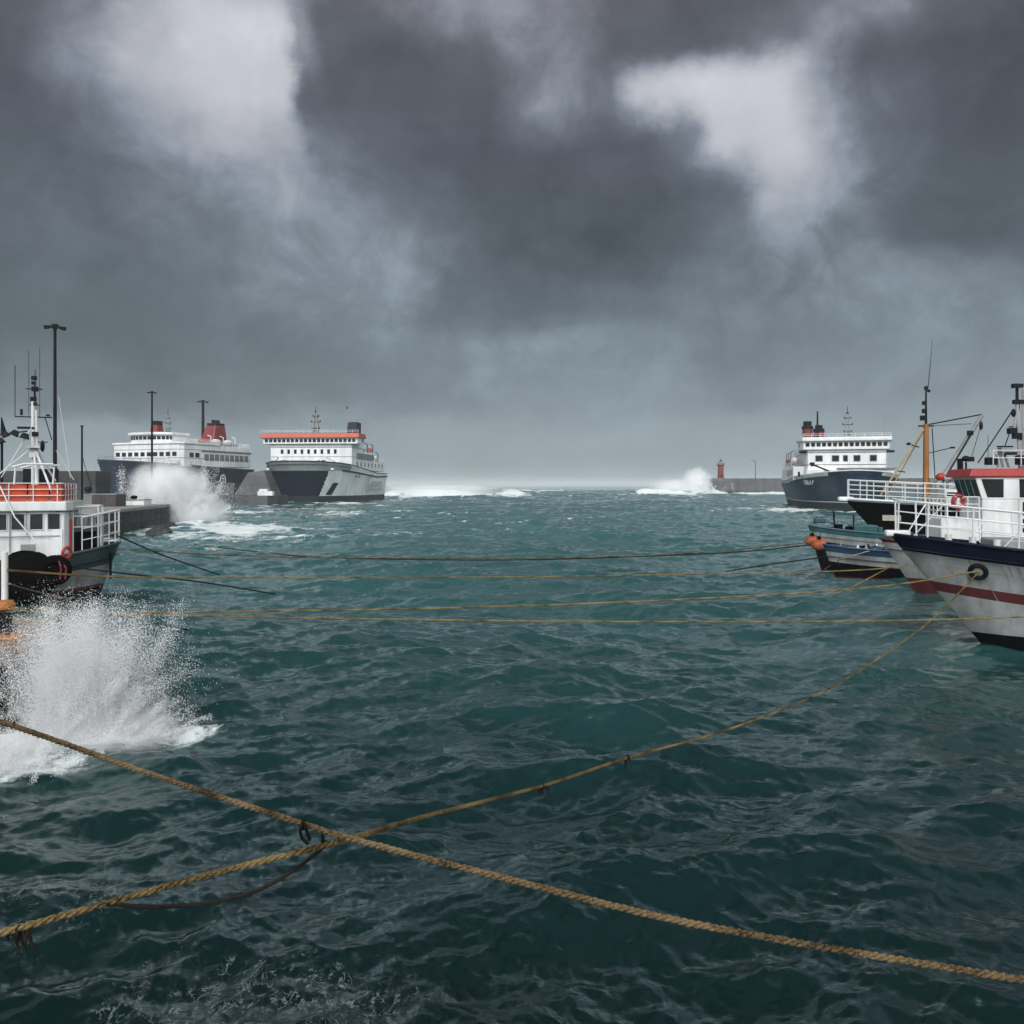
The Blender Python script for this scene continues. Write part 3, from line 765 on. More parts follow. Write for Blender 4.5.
# ------------------------------------------------------------------ spray
def droplets(name, P, S, label):
    n = len(P)
    base = np.array([(1, 0, 0), (-1, 0, 0), (0, 1, 0), (0, -1, 0), (0, 0, 1), (0, 0, -1)], dtype=np.float32)
    tri = np.array([(0, 2, 4), (2, 1, 4), (1, 3, 4), (3, 0, 4), (2, 0, 5), (1, 2, 5), (3, 1, 5), (0, 3, 5)], dtype=np.int32)
    co = (P[:, None, :] + base[None] * S[:, None, None]).reshape(-1, 3).astype(np.float32)
    fs = (tri[None] + 6 * np.arange(n, dtype=np.int32)[:, None, None]).reshape(-1, 3)
    me = bpy.data.meshes.new(name)
    me.vertices.add(len(co)); me.vertices.foreach_set('co', co.ravel())
    me.loops.add(fs.size); me.loops.foreach_set('vertex_index', fs.ravel())
    me.polygons.add(len(fs)); me.polygons.foreach_set('loop_start', np.arange(0, fs.size, 3, dtype=np.int32))
    me.update(calc_edges=True)
    me.materials.append(MATS['droplet'])
    o = bpy.data.objects.new(name, me); COL.objects.link(o)
    tag(o, label, 'spray', kind='stuff')
    return o
def mist(parent, c, d, dens, ns, lo=0.42, hi=0.62):
    mb = MB(); mb.blob((0, 0, 0), (2, 2, 2), 24, 14)
    o = mb.build('mist', mist_mat('mist', dens, ns, lo, hi), parent, smooth=True)
    o.location = c; o.scale = d
    o['kind'] = 'stuff'
    return o
def plume(g, n, base, spread, vel, vsp, tmax, G=9.8):
    """ballistic droplets thrown up from a base: positions at random ages"""
    p0 = np.array(base) + g.standard_normal((n, 3)) * np.array(spread)
    v = np.array(vel) + g.standard_normal((n, 3)) * np.array(vsp)
    t = g.random((n, 1)) ** 0.7 * tmax
    p = p0 + v * t
    p[:, 2] -= 0.5 * G * t[:, 0] ** 2
    return p
def jets(g, nj, per, base, bs, tilt, tsd, hgt, hlo, sag, w0, w1, ydir=0.25):
    """fans of broken water: droplets strewn along many curved jets"""
    out = []
    for k in range(nj):
        b = np.array(base) + g.standard_normal(3) * np.array(bs)
        th = tilt + g.standard_normal() * tsd
        th = np.clip(th, -1.45, 1.5)
        ln = hgt * (hlo + (1 - hlo) * g.random()) * (0.55 + 0.45 * np.cos(th * 0.8))
        n = int(per * (0.4 + 1.2 * g.random()) * ln / hgt)
        u = g.random(n) ** 0.8
        d = np.array([np.sin(th), ydir * g.standard_normal(), np.cos(th)])
        p = b + d * (u * ln)[:, None]
        p[:, 2] -= sag * u ** 2 * ln * abs(np.sin(th))
        p += g.standard_normal((n, 3)) * (w0 + w1 * (0.25 if k % 4 else 1.5) * u)[:, None] * ln
        out.append(p)
    return np.concatenate(out)
def near_spray():
    g = np.random.default_rng(5)
    A = jets(g, 420, 1250, (-8.42, 15.6, 0.0), (0.36, 0.25, 0.05), 0.0, 0.34, 2.95, 0.28, 0.25, 0.02, 0.07)
    B = jets(g, 150, 800, (-8.1, 15.7, 0.0), (0.5, 0.3, 0.05), 1.0, 0.30, 1.55, 0.4, 0.4, 0.02, 0.07)
    C = jets(g, 120, 600, (-9.3, 14.0, 0.0), (0.8, 0.5, 0.05), 0.5, 0.7, 1.15, 0.4, 0.4, 0.03, 0.10)
    P = np.concatenate([A, B, C])
    P = P[(P[:, 2] > -0.05) & (P[:, 2] < 3.6)]
    edge = -9.75 + 0.10 * P[:, 2]      # the burst leans off the dock wall
    P = P[(P[:, 0] > edge) | (g.random(len(P)) < 0.10) | (P[:, 2] < 0.55)]
    S = 0.0032 + 0.0075 * g.random(len(P)) ** 3.5
    o = droplets('sea_spray', P, S, 'white burst of spray beside the near dock corner at left')
    mist(o, (-8.45, 15.6, 0.6), (1.05, 0.9, 2.0), 17.0, 2.3)
    mist(o, (-7.9, 15.7, 0.1), (1.8, 0.9, 0.7), 16.0, 2.6)
    mist(o, (-9.4, 14.3, 0.05), (1.6, 1.1, 0.55), 14.0, 2.6)
near_spray()
def far_spray():
    g = np.random.default_rng(6)
    P = jets(g, 150, 900, (-44.0, 105.5, 0.0), (2.0, 1.0, 0.3), -0.05, 0.50, 7.6, 0.5, 0.25, 0.02, 0.09)
    P = P[P[:, 2] > 0]
    S = 0.018 + 0.040 * g.random(len(P)) ** 2.5
    o = droplets('sea_spray', P, S, 'tall white spray bursting over the stone quay before the left ferry')
    mist(o, (-44.2, 105.5, 2.6), (6.0, 4.0, 6.6), 4.0, 2.6)
    mist(o, (-46.6, 105.6, 4.4), (5.2, 3.6, 5.0), 3.2, 2.8)
    mist(o, (-41.2, 105.0, 1.0), (5.2, 3.6, 3.8), 3.2, 2.8)
far_spray()
def mouth_spray():
    g = np.random.default_rng(8)
    P = jets(g, 80, 350, (101, 441, 0.0), (7, 3, 0.5), -0.25, 0.55, 14.0, 0.35, 0.3, 0.02, 0.08)
    P = P[P[:, 2] > 0]
    S = 0.05 + 0.08 * g.random(len(P)) ** 2
    o = droplets('sea_spray', P, S, 'white spray exploding at the breakwater end below the red lighthouse')
    mist(o, (102, 441, 4.5), (11, 7, 13.5), 1.9, 2.3)
    mist(o, (90, 441, 2.6), (20, 7, 7.5), 1.6, 2.5)
    B = plume(g, 9000, (-28, 353, 3.6), (18, 2, 0.5), (-1, 0, 2.5), (3, 1, 1.5), 0.8)
    o = droplets('sea_spray', B, 0.03 + 0.06 * g.random(len(B)) ** 2, 'blown spray along the long breaking wave beyond the orange roofed ferry')
    mist(o, (-32, 352, 2.0), (36, 9, 4.2), 1.0, 4.0)
mouth_spray()

# ------------------------------------------------------------------ quays, breakwater, lighthouse
def wall_thing(name, label, cat, poly, z0, z1, mats, top_t=0.35, lip=0.15):
    cx = sum(p[0] for p in poly) / len(poly); cyy = sum(p[1] for p in poly) / len(poly)
    t = thing(name, label, cat, (cx, cyy, 0))
    loc = [(p[0] - cx, p[1] - cyy) for p in poly]
    MB().prism(loc, z0, z1 - top_t).build('quay_wall', mats[0], t)
    big = [(p[0] * (1 + lip / max(1, math.hypot(*p))), p[1] * (1 + lip / max(1, math.hypot(*p)))) for p in loc]
    MB().prism(big, z1 - top_t, z1).build('quay_top', mats[1], t, bevel=0.05)
    return t, (cx, cyy)
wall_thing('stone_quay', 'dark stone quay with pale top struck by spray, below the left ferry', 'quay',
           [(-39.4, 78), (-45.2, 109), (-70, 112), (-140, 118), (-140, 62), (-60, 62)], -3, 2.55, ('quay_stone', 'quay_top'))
# boulders at the foot of the quay
for i, (px, py, s) in enumerate([(150, 530, 1.1), (160, 533, 1.4), (170, 527, 1.0)]):
    p = atz(px, py, 0)
    mb = MB(); mb.blob((0, 0, 0), (1.9 * s, 1.6 * s, 1.1 * s), 10, 7, jit=0.16, seed=i + 3)
    o = mb.build('boulder', 'rock'); o.location = (p.x, p.y, 0.0)
    tag(o, ['dark boulder nearest the quay foot, smallest on the left', 'dark boulder in the foam, widest of those below the stone quay', 'dark boulder nearest the quay corner, right of the others'][i], 'boulder', 'boulders in the foam below the stone quay')
# near dock
def near_dock():
    t = thing('concrete_dock', 'wet rust stained dock slab at the left edge behind the near spray', 'dock', (-14, 17, 0))
    poly = [(-11.0, 9), (-10.45, 15.8), (-10.12, 16.5), (-10.05, 17.1), (-10.3, 18.0), (-11.4, 20.0), (-12.2, 20.5), (-14, 20.6), (-26, 20.6), (-26, 9)]
    loc = [(x + 14, y - 17) for x, y in poly]
    MB().prism(loc, 1.38, 1.62).build('dock_slab', 'dock_top', t, bevel=0.05)
    ins = [(x - 0.22 if x > -5 else x, y) for x, y in loc]
    MB().prism(ins, -3, 1.38).build('dock_wall', 'dock_face', t)
    for k, (x, y) in enumerate([(-10.35, 16.2), (-10.2, 17.3)]):
        MB().span(x + 14 - 0.15, x + 14 + 0.1, y - 17 - 0.14, y - 17 + 0.14, -1.0, 1.3).build('fender_pile', 'black_rubber', t, bevel=0.04)
near_dock()
def bollard(px, py, Y, z0):
    x = (px - 512) / FPX * Y
    t = thing('mooring_bollard', 'rusty orange mooring bollard with ropes on the near dock', 'bollard', (x, Y, z0))
    MB().lathe((0, 0, 0), [(0.30, 0), (0.30, 0.05), (0.19, 0.08), (0.17, 0.42)], 20).build('bollard_stem', 'dark_steel', t, smooth=True)
    MB().lathe((0, 0, 0), [(0.17, 0.42), (0.25, 0.46), (0.26, 0.58), (0.22, 0.64), (0.05, 0.66)], 20).build('bollard_head', 'bollard_paint', t, smooth=True)
    mb = MB()
    for k in range(3): mb.torus((0, 0, 0.40 + 0.035 * k), 0.20, 0.026, 'z', 20, 6)
    mb.build('rope_turns', 'rope_tan', t, smooth=True)
    return Vector((x, Y, z0))
BOL = bollard(3, 607, 18.9, 1.62)
t = thing('dock_post', 'slim white post rising beside the rusty bollard', 'post', (-12.27, 19.35, 1.62))
MB().lathe((0, 0, 0), [(0.13, 0), (0.13, 0.04), (0.075, 0.05), (0.075, 1.75), (0.0, 1.80)], 14).build('post_shaft', 'white', t, smooth=True)
mb = MB(); mb.box((0, 0, 0), (1.15, 0.34, 0.05)); o = mb.build('rusty_plate', 'bollard_paint', bevel=0.01)
o.location = (-11.35, 17.55, 1.647); o.rotation_euler = (0, 0, 0.25)
tag(o, 'flat rusty yellow plate lying on the near dock', 'plate')
# seawall far left
mb = MB()
mb.prism([(-150, -3), (0, -3), (0, 2.6), (-150, 4)], -3, lambda p, i: 7.6)
o = mb.build('seawall', 'seawall_stone', bevel=0.2); o.location = (-76.5, 150, 0)
tag(o, 'long dark seawall behind the left fishing boat', 'wall')
# ferry berth
def berth():
    t = thing('ferry_berth', 'grey concrete ferry berth with sloping block between the two left ferries', 'berth', (-66, 204, 0))
    MB().prism([(-12, -3), (4.5, -3), (6, 2), (6, 10), (-12, 10)], -3, 2.3).build('berth_base', 'concrete_wet', t, bevel=0.1)
    MB().add([(-5, 0, 2.3), (5.0, 0, 2.3), (5.0, 8, 2.3), (-5, 8, 2.3), (-1.8, 1.5, 8.2), (2.3, 1.5, 8.8), (2.3, 7, 8.8), (-1.8, 7, 8.2)],
             [(3, 2, 1, 0), (4, 5, 6, 7), (0, 1, 5, 4), (1, 2, 6, 5), (2, 3, 7, 6), (3, 0, 4, 7)]).build('sloping_block', 'concrete', t, bevel=0.08)
    MB().prism([(-12, 1), (-5.2, 1), (-5.2, 8), (-12, 8)], 2.3, 5.6).build('low_block', 'concrete', t, bevel=0.08)
    return t
berth()
mb = MB(); mb.box((0, 0, 0.55), (3.8, 1.8, 1.1)).box((-0.5, 0, 1.4), (2.2, 1.7, 0.6), taper=0.85)
o = mb.build('utility_box', 'white', bevel=0.06); o.location = (-62.2, 202.3, 2.3)
tag(o, 'small white cabin on the concrete berth under the orange roofed ferry bow', 'cabin')
# sheds on the quay
def quay_things():
    p = at(109, 503, 92)
    t = thing('dark_container', 'dark brown container with pale roof edge on the stone quay', 'container', (p.x, 92, 2.55))
    MB().box((0, 0, 0.68), (2.75, 2.4, 1.36)).build('container_body', 'tin', t, bevel=0.03)
    MB().box((0, 0, 1.41), (2.9, 2.5, 0.09)).build('container_roof', 'grey_white', t)
    mb = MB()
    for k in range(12): mb.span(-1.3 + 0.22 * k, -1.22 + 0.22 * k, -1.25, -1.2, 0.05, 1.3)
    mb.build('corrugation', 'tin', t)
    p = at(137, 503, 97)
    t = thing('low_shed', 'low white shed on the stone quay just left of the tall spray', 'shed', (p.x, 97, 2.55))
    MB().box((0, 0, 0.32), (2.6, 2.0, 0.64)).build('shed_wall', 'white', t, bevel=0.03)
    MB().box((0, 0, 0.69), (2.8, 2.2, 0.09)).build('shed_roof', 'grey_white', t)
    mb = MB(); mb.blob((0, 0, 0.22), (0.9, 0.6, 0.5), 10, 6, jit=0.12)
    o = mb.build('net_pile', 'black_rubber'); q = at(134, 497, 97); o.location = (q.x, 97, 3.28)
    tag(o, 'small dark net pile on the low white shed roof', 'net pile')
    p = at(97, 492, 100)
    t = thing('gear_crates', 'grey crate with lid at the back of the stone quay beside the dark container', 'crate', (p.x - 0.4, 100, 2.55))
    MB().box((0, 0, 0.6), (2.2, 1.6, 1.2)).build('crate_body', 'ferry_grey', t, bevel=0.03)
    MB().box((0, 0, 1.24), (2.3, 1.7, 0.08)).build('crate_lid', 'steel', t)
quay_things()
# right-hand breakwater
def breakwater():
    t = thing('breakwater', 'long grey breakwater carrying the red lighthouse at right', 'breakwater', (112, 452, 0))
    MB().prism([(0, 0), (60, -6), (420, -60), (420, -40), (60, 10), (0, 12)], -4, 8.8).build('main_wall', 'concrete', t, bevel=0.15)
    MB().prism([(-4.5, 2), (0, 2), (0, 11), (-4.5, 11)], -4, 5.0).build('end_block', 'concrete', t, bevel=0.15)
    MB().prism([(9, -22), (38, -24), (38, -3), (9, -2)], -4, 1.9).build('lower_apron', 'concrete_wet', t, bevel=0.15)
breakwater()
def lighthouse():
    t = thing('lighthouse', 'small red lighthouse at the end of the grey breakwater', 'lighthouse', (119.2, 457, 8.8))
    MB().lathe((0, 0, 0), [(2.1, 0), (2.05, 0.4), (1.75, 0.5), (1.55, 7.2)], 24).build('tower', 'ferry_red', t, smooth=True)
    MB().lathe((0, 0, 0), [(1.6, 7.2), (2.25, 7.5), (2.25, 7.9), (1.2, 7.9)], 24).build('gallery', 'ferry_red', t, smooth=True)
    MB().rail([(2.1 * math.cos(a * math.pi / 8), 2.1 * math.sin(a * math.pi / 8), 7.9) for a in range(17)], 0.9, 0.8, 2, 0.05).build('gallery_railing', 'ferry_red', t)
    MB().lathe((0, 0, 0), [(0.75, 7.9), (0.75, 9.7)], 12).build('lantern', 'steel', t)
    MB().lathe((0, 0, 0), [(0.95, 9.7), (0.6, 10.3), (0.12, 10.6), (0.08, 11.8)], 12).build('lantern_roof', 'dark_steel', t, smooth=True)
    MB().box((0, -1.9, 1.2), (0.9, 0.3, 2.0)).build('tower_door', 'dark_steel', t)
lighthouse()
t = thing('street_lamp', 'lone street lamp with short curved arm on the far breakwater', 'street lamp', (137.5, 452, 8.8))
MB().tube([(0, 0, 0), (0, 0, 9.6), (-0.5, 0, 10.0), (-2.2, 0, 10.1)], [0.2, 0.14, 0.12, 0.1], 8).build('lamp_pole', 'post_steel', t)
MB().box((-2.4, 0, 10.05), (1.2, 0.5, 0.2)).build('lamp_head', 'steel', t, bevel=0.05)
# flood light masts
def flood_mast(px, Y, z0, ytop, rad, arm, label, lean=0.0):
    x = (px - 512) / FPX * Y
    zt = CAM_H + (HOR - ytop) / FPX * Y - z0
    t = thing('floodlight_mast', label, 'light mast', (x, Y, z0), 0.0, 'tall floodlight masts on the quays')
    MB().tube([(lean * k / 6 * zt, 0, zt * k / 6) for k in range(7)], [rad * (1.25 - 0.45 * k / 6) for k in range(7)], 12).build('mast_pole', 'post_steel', t, smooth=True)
    tx = lean * zt
    mb = MB(); mb.torus((tx, 0, zt - arm * 0.1), arm * 0.55, arm * 0.05, 'z', 18, 6)
    for a in (0, 1, 2, 3): mb.tube([(tx, 0, zt - arm * 0.1), (tx + arm * 0.6 * math.cos(a * math.pi / 2), arm * 0.6 * math.sin(a * math.pi / 2), zt - arm * 0.1)], arm * 0.045, 6)
    mb.build('head_frame', 'dark_steel', t)
    for a in range(6):
        q = a * math.pi / 3
        r_ = Matrix.Rotation(q, 3, 'Z') @ Matrix.Rotation(0.12, 3, 'Y')
        MB().box((tx + arm * 0.78 * math.cos(q), arm * 0.78 * math.sin(q), zt - arm * 0.16), (arm * 0.42, arm * 0.34, arm * 0.16), rot=r_).build('floodlight', 'dark_steel', t)
    MB().lathe((tx, 0, zt), [(arm * 0.12, -arm * 0.3), (arm * 0.12, 0.0), (arm * 0.34, arm * 0.05), (arm * 0.30, arm * 0.16), (0.02, arm * 0.22)], 10).build('mast_cap', 'dark_steel', t)
flood_mast(55, 84, 2.55, 326, 0.17, 1.1, 'tallest dark floodlight mast behind the left fishing boat')
flood_mast(152, 105.5, 2.55, 392, 0.13, 0.62, 'slim dark floodlight mast in front of the left ferry and spray')
flood_mast(203, 276, 2.0, 401, 0.55, 1.9, 'floodlight mast standing behind the left ferry near its red funnel')
t = thing('signal_post', 'short dark signal post on the quay between fishing boat and left ferry', 'post', ((82 - 512) / FPX * 95, 95, 2.55))
MB().tube([(0, 0, 0), (0, 0, 9.4)], [0.13, 0.10], 10).build('post_shaft', 'post_steel', t)
MB().box((0, 0, 9.45), (0.34, 0.34, 0.12)).build('post_cap', 'dark_steel', t)
mb = MB(); mb.tube([(0, 0, 6.0), (1.3, 0, 1.5)], 0.035, 6).tube([(0.3, 0, 4.9), (1.1, 0, 2.4), (0.5, 0, 1.8)], 0.03, 6)
mb.build('post_stay', 'dark_steel', t)
MB().blob((0.75, 0, 1.9), (0.9, 0.5, 0.7), 10, 6, jit=0.2).build('post_lantern', 'dark_steel', t)

# ------------------------------------------------------------------ ferries
class Pieces:
    """small fittings, each a part of its own"""
    def __init__(s): s.l = []
    def tube(s, *a): s.l.append(('mast_rod', MB().tube(*a))); return s
    def box(s, *a, **k): s.l.append(('mast_lamp', MB().box(*a, **k))); return s
    def blob(s, *a): s.l.append(('mast_block', MB().blob(*a))); return s
    def build(s, name, mat, parent):
        for n_, m_ in s.l: m_.build(n_, mat, parent)
def lattice_mast(parent, x, y, z0, z1, w, mat='steel', gear='dark_steel', name='radar_mast'):
    mb = MB()
    h = z1 - z0
    for sx, sy in ((-1, -1), (1, -1), (1, 1), (-1, 1)):
        mb.tube([(x + sx * w, y + sy * w, z0), (x + sx * w * 0.35, y + sy * w * 0.35, z1)], w * 0.16, 5)
    for k in range(1, 6):
        f = k / 6; ww = w * (1 - 0.65 * f); z = z0 + h * f
        mb.tube([(x - ww, y - ww, z), (x + ww, y - ww, z), (x + ww, y + ww, z), (x - ww, y + ww, z), (x - ww, y - ww, z)], w * 0.10, 4)
    o = mb.build(name, mat, parent)
    g = Pieces()
    for f, s in ((0.25, 2.6), (0.55, 3.4), (0.8, 2.2)):
        z = z0 + h * f
        g.box((x, y, z), (0.12 * w * 3, s * w, 0.14 * w * 2))
        for q in (-1, 1): g.box((x, y + q * s * w / 2, z + 0.25 * w), (0.3 * w, 0.3 * w, 0.7 * w))
    g.box((x + w * 0.4, y, z0 + h * 0.12), (w * 1.1, w * 2.2, w * 0.5))
    g.tube([(x, y, z1), (x, y, z1 + h * 0.28)], w * 0.10, 5)
    g.blob((x, y, z1 + h * 0.02), (w * 0.9, w * 0.9, w * 0.7), 8, 6)
    g.build('mast_gear', gear, parent)
    return o

def clutter(parent, rng, n, x0, x1, y0, y1, z):
    rr_ = random.Random(rng)
    for k in range(n):
        x, y = rr_.uniform(x0, x1), rr_.uniform(y0, y1)
        if rr_.random() < 0.5:
            MB().lathe((x, y, z), [(0.28, 0), (0.28, 0.9), (0.5, 1.0), (0.5, 1.25), (0.1, 1.4)], 8).build('vent', rr_.choice(['ferry_white', 'ferry_grey']), parent)
        else:
            MB().box((x, y, z + 0.5), (rr_.uniform(.6, 1.6), rr_.uniform(.6, 1.8), 1.0)).build('deck_locker', rr_.choice(['ferry_white', 'ferry_grey', 'orange_red']), parent, bevel=0.05)
def deck_lines(parent, poly, zs, mat='ferry_grey'):
    for z in zs:
        mb = MB(); mb.tube([(x, y, z) for x, y in poly], 0.07, 4)
        mb.build('deck_line', mat, parent)
def ferry_left():
    t = thing('ferry', 'dark slate hulled ferry with white decks and tapered red funnel at left', 'ferry', (-101.8, 225, 0), math.atan2(-math.cos(R(20)), -math.sin(R(20))), 'ferries lying in the harbour')
    # local: front of the superstructure at x = 0, bow at +17.6, stern at -29
    L = 47.0; cx = -5.9
    sh = lambda u: 9.7 + 2.0 * u ** 1.5
    mb, e, pt = hull(L, 25, 0.50, 1.9, 1.15, sh, [(-2.0, 0), (0.9, 1), (1.25, 2), (3.5, 2), (6, 2), (8, 2), (sh, 2)], -2.0, 4.0, 0.86, fl=1.4)
    for i, v in enumerate(mb.v): mb.v[i] = (v[0] + cx, v[1], v[2])
    E = {s: [p + Vector((cx, 0, 0)) for p in e[s]] for s in e}
    h = mb.build('hull', ['ferry_boot', 'ferry_white', 'ferry_slate'], t, smooth=True)
    deck(E, 0.9, 'deck', h)
    cap(E, 0.13, 'ferry_grey', h)
    # superstructure
    P1 = [(1.2, -11.9), (1.2, 11.2), (0.2, 12.2), (-28, 12.2), (-28, -12.2), (0.2, -12.2)]
    MB().prism(P1, 10.2, 16.4).build('superstructure', 'ferry_white', t, bevel=0.15)
    MB().prism([(1.5, -12.3), (1.5, 11.6), (0.4, 12.6), (-14, 12.6), (-14, -12.6)], 16.4, 16.95).build('bridge_deck', 'ferry_white', t, bevel=0.1)
    wins(t, (1.2, -11.6), (1.2, 10.9), 13.6, 1.15, 10, 1.45, 1, thick=0.12, skip=())
    wins(t, (-1.5, 12.2), (-6.0, 12.2), 13.4, 1.3, 2, 1.6, -1, thick=0.12)
    # the strip of deck windows along the port side
    wins(t, (-7.5, 12.2), (-27, 12.2), 12.9, 1.9, 9, 1.75, -1, mat='ferry_grey', thick=0.12)
    MB().span(-28.2, -6.5, 12.25, 12.5, 14.5, 14.85).build('side_strake', 'ferry_grey', t)
    MB().rail([(-7, 12.3, 16.4), (-28, 12.3, 16.4), (-28, -12.3, 16.4)], 1.1, 1.6, 3, 0.05).build('railing', 'ferry_white', t)
    MB().rail([tuple(p) for p in E[1][20:49]], 0.9, 2.0, 2, 0.05).build('railing', 'ferry_grey', t)
    # rounded wheelhouse
    arc = [(1.4 - 3.2 + 3.2 * math.cos(a), 7.6 * math.sin(a) - 0.5) for a in np.linspace(-1.35, 1.35, 14)] + [(-7, 7.0), (-7, -8.0)]
    w = MB().prism(arc, 16.95, 19.0).build('wheelhouse', 'ferry_white', t)
    ro = [(x * 1.0 + (0.6 if x > -3 else -0.3), (y + 0.5) * 1.07 - 0.5) for x, y in arc]
    MB().prism(ro, 19.0, 19.75).build('wheelhouse_roof', 'ferry_white', t, bevel=0.12)
    for a, b in zip(arc[:13], arc[1:14]):
        wins(w, a, b, 18.2, 0.95, 1, math.hypot(b[0] - a[0], b[1] - a[1]) * 0.78, 1, thick=0.12)
    # fore funnel and mast
    MB().prism([(-3.2, -3.4), (-3.2, -0.6), (-6, -0.6), (-6, -3.4)], 19.75, 22.2, top=[(-3.5, -3.1), (-3.5, -0.9), (-5.7, -0.9), (-5.7, -3.1)]).build('fore_funnel', 'ferry_red', t, bevel=0.15)
    MB().prism([(-3.4, -3.0), (-3.4, -0.9), (-5.8, -0.9), (-5.8, -3.0)], 22.2, 23.4).build('fore_funnel_cap', 'dark_steel', t, bevel=0.15)
    lattice_mast(t, -5.5, 1.2, 19.75, 25.2, 0.55)
    # raked red funnel aft on the port quarter
    fz = MB().prism([(-16.5, 2.0), (-16.5, 7.5), (-23.5, 7.5), (-23.5, 2.0)], 16.4, 23.0, top=[(-19.0, 3.0), (-19.0, 6.6), (-23.2, 6.6), (-23.2, 3.0)]).build('funnel', 'ferry_red', t, bevel=0.3)
    MB().prism([(-19.2, 3.1), (-19.2, 6.5), (-23.1, 6.5), (-23.1, 3.1)], 23.0, 23.7).build('funnel_cap', 'dark_steel', fz, bevel=0.1)
    for k in range(3): MB().cyl((-20 - k * 1.1, 4.8, 23.5), 0.5, 1.2, 10).build('exhaust_pipe', 'dark_steel', fz)
    # boat deck clutter, life boats
    for k in range(3):
        b = MB(); b.blob((-9 - 5.2 * k, 10.8, 17.6), (4.2, 1.7, 1.7), 12, 8); b.build('lifeboat', 'orange_red' if k == 0 else 'ferry_white', t, smooth=True)
        MB().tube([(-11 - 5.2 * k, 11.7, 16.4), (-11 - 5.2 * k, 11.7, 19.0), (-11 - 5.2 * k, 10.5, 19.4)], 0.13, 6).build('davit', 'ferry_white', t)
    MB().span(-15.6, -8, -6, 6, 16.95, 18.4).build('deckhouse', 'ferry_white', t, bevel=0.1)
    MB().span(-27, -24.2, -6, 8, 16.4, 17.6).build('deckhouse', 'ferry_grey', t, bevel=0.1)
    # arched white emblem on the hull side
    p0 = pt(0.10, 6.3, 1)
    em = MB()
    yb = 12.62
    r_ = 1.05
    for a, b, hh in ((-1, -1, 0),):
        arcp = [(-15 + r_ * math.cos(q), yb, 6.9 + r_ * math.sin(q)) for q in np.linspace(0, math.pi, 12)]
        em.tube([(-15 + r_, yb, 4.6)] + arcp + [(-15 - r_, yb, 4.6), (-15 + r_, yb, 4.6)], 0.14, 6)
        em.tube([(-15, yb, 4.6), (-15, yb, 7.9)], 0.11, 6)
        for z in (5.7, 6.9): em.tube([(-15 - r_, yb, z), (-15 + r_, yb, z)], 0.11, 6)
    em.build('emblem', 'ferry_white', t)
    MB().box((13.0, 3.2, 9.3), (0.5, 0.3, 0.9)).build('anchor', 'dark_steel', t)
    clutter(t, 3, 16, -26, -9, -9, 10, 16.4); clutter(t, 4, 5, 3, 9, -5, 5, 10.4)
    deck_lines(t, [(1.22, -11.8), (1.22, 11.25), (0.22, 12.22), (-28, 12.22)], (12.5, 14.9))
    MB().rail([(-14, -12.2, 16.95), (-14, 12.2, 16.95), (0, 12.2, 16.95)], 1.0, 1.6, 3, 0.05).build('railing', 'ferry_white', t)
ferry_left()

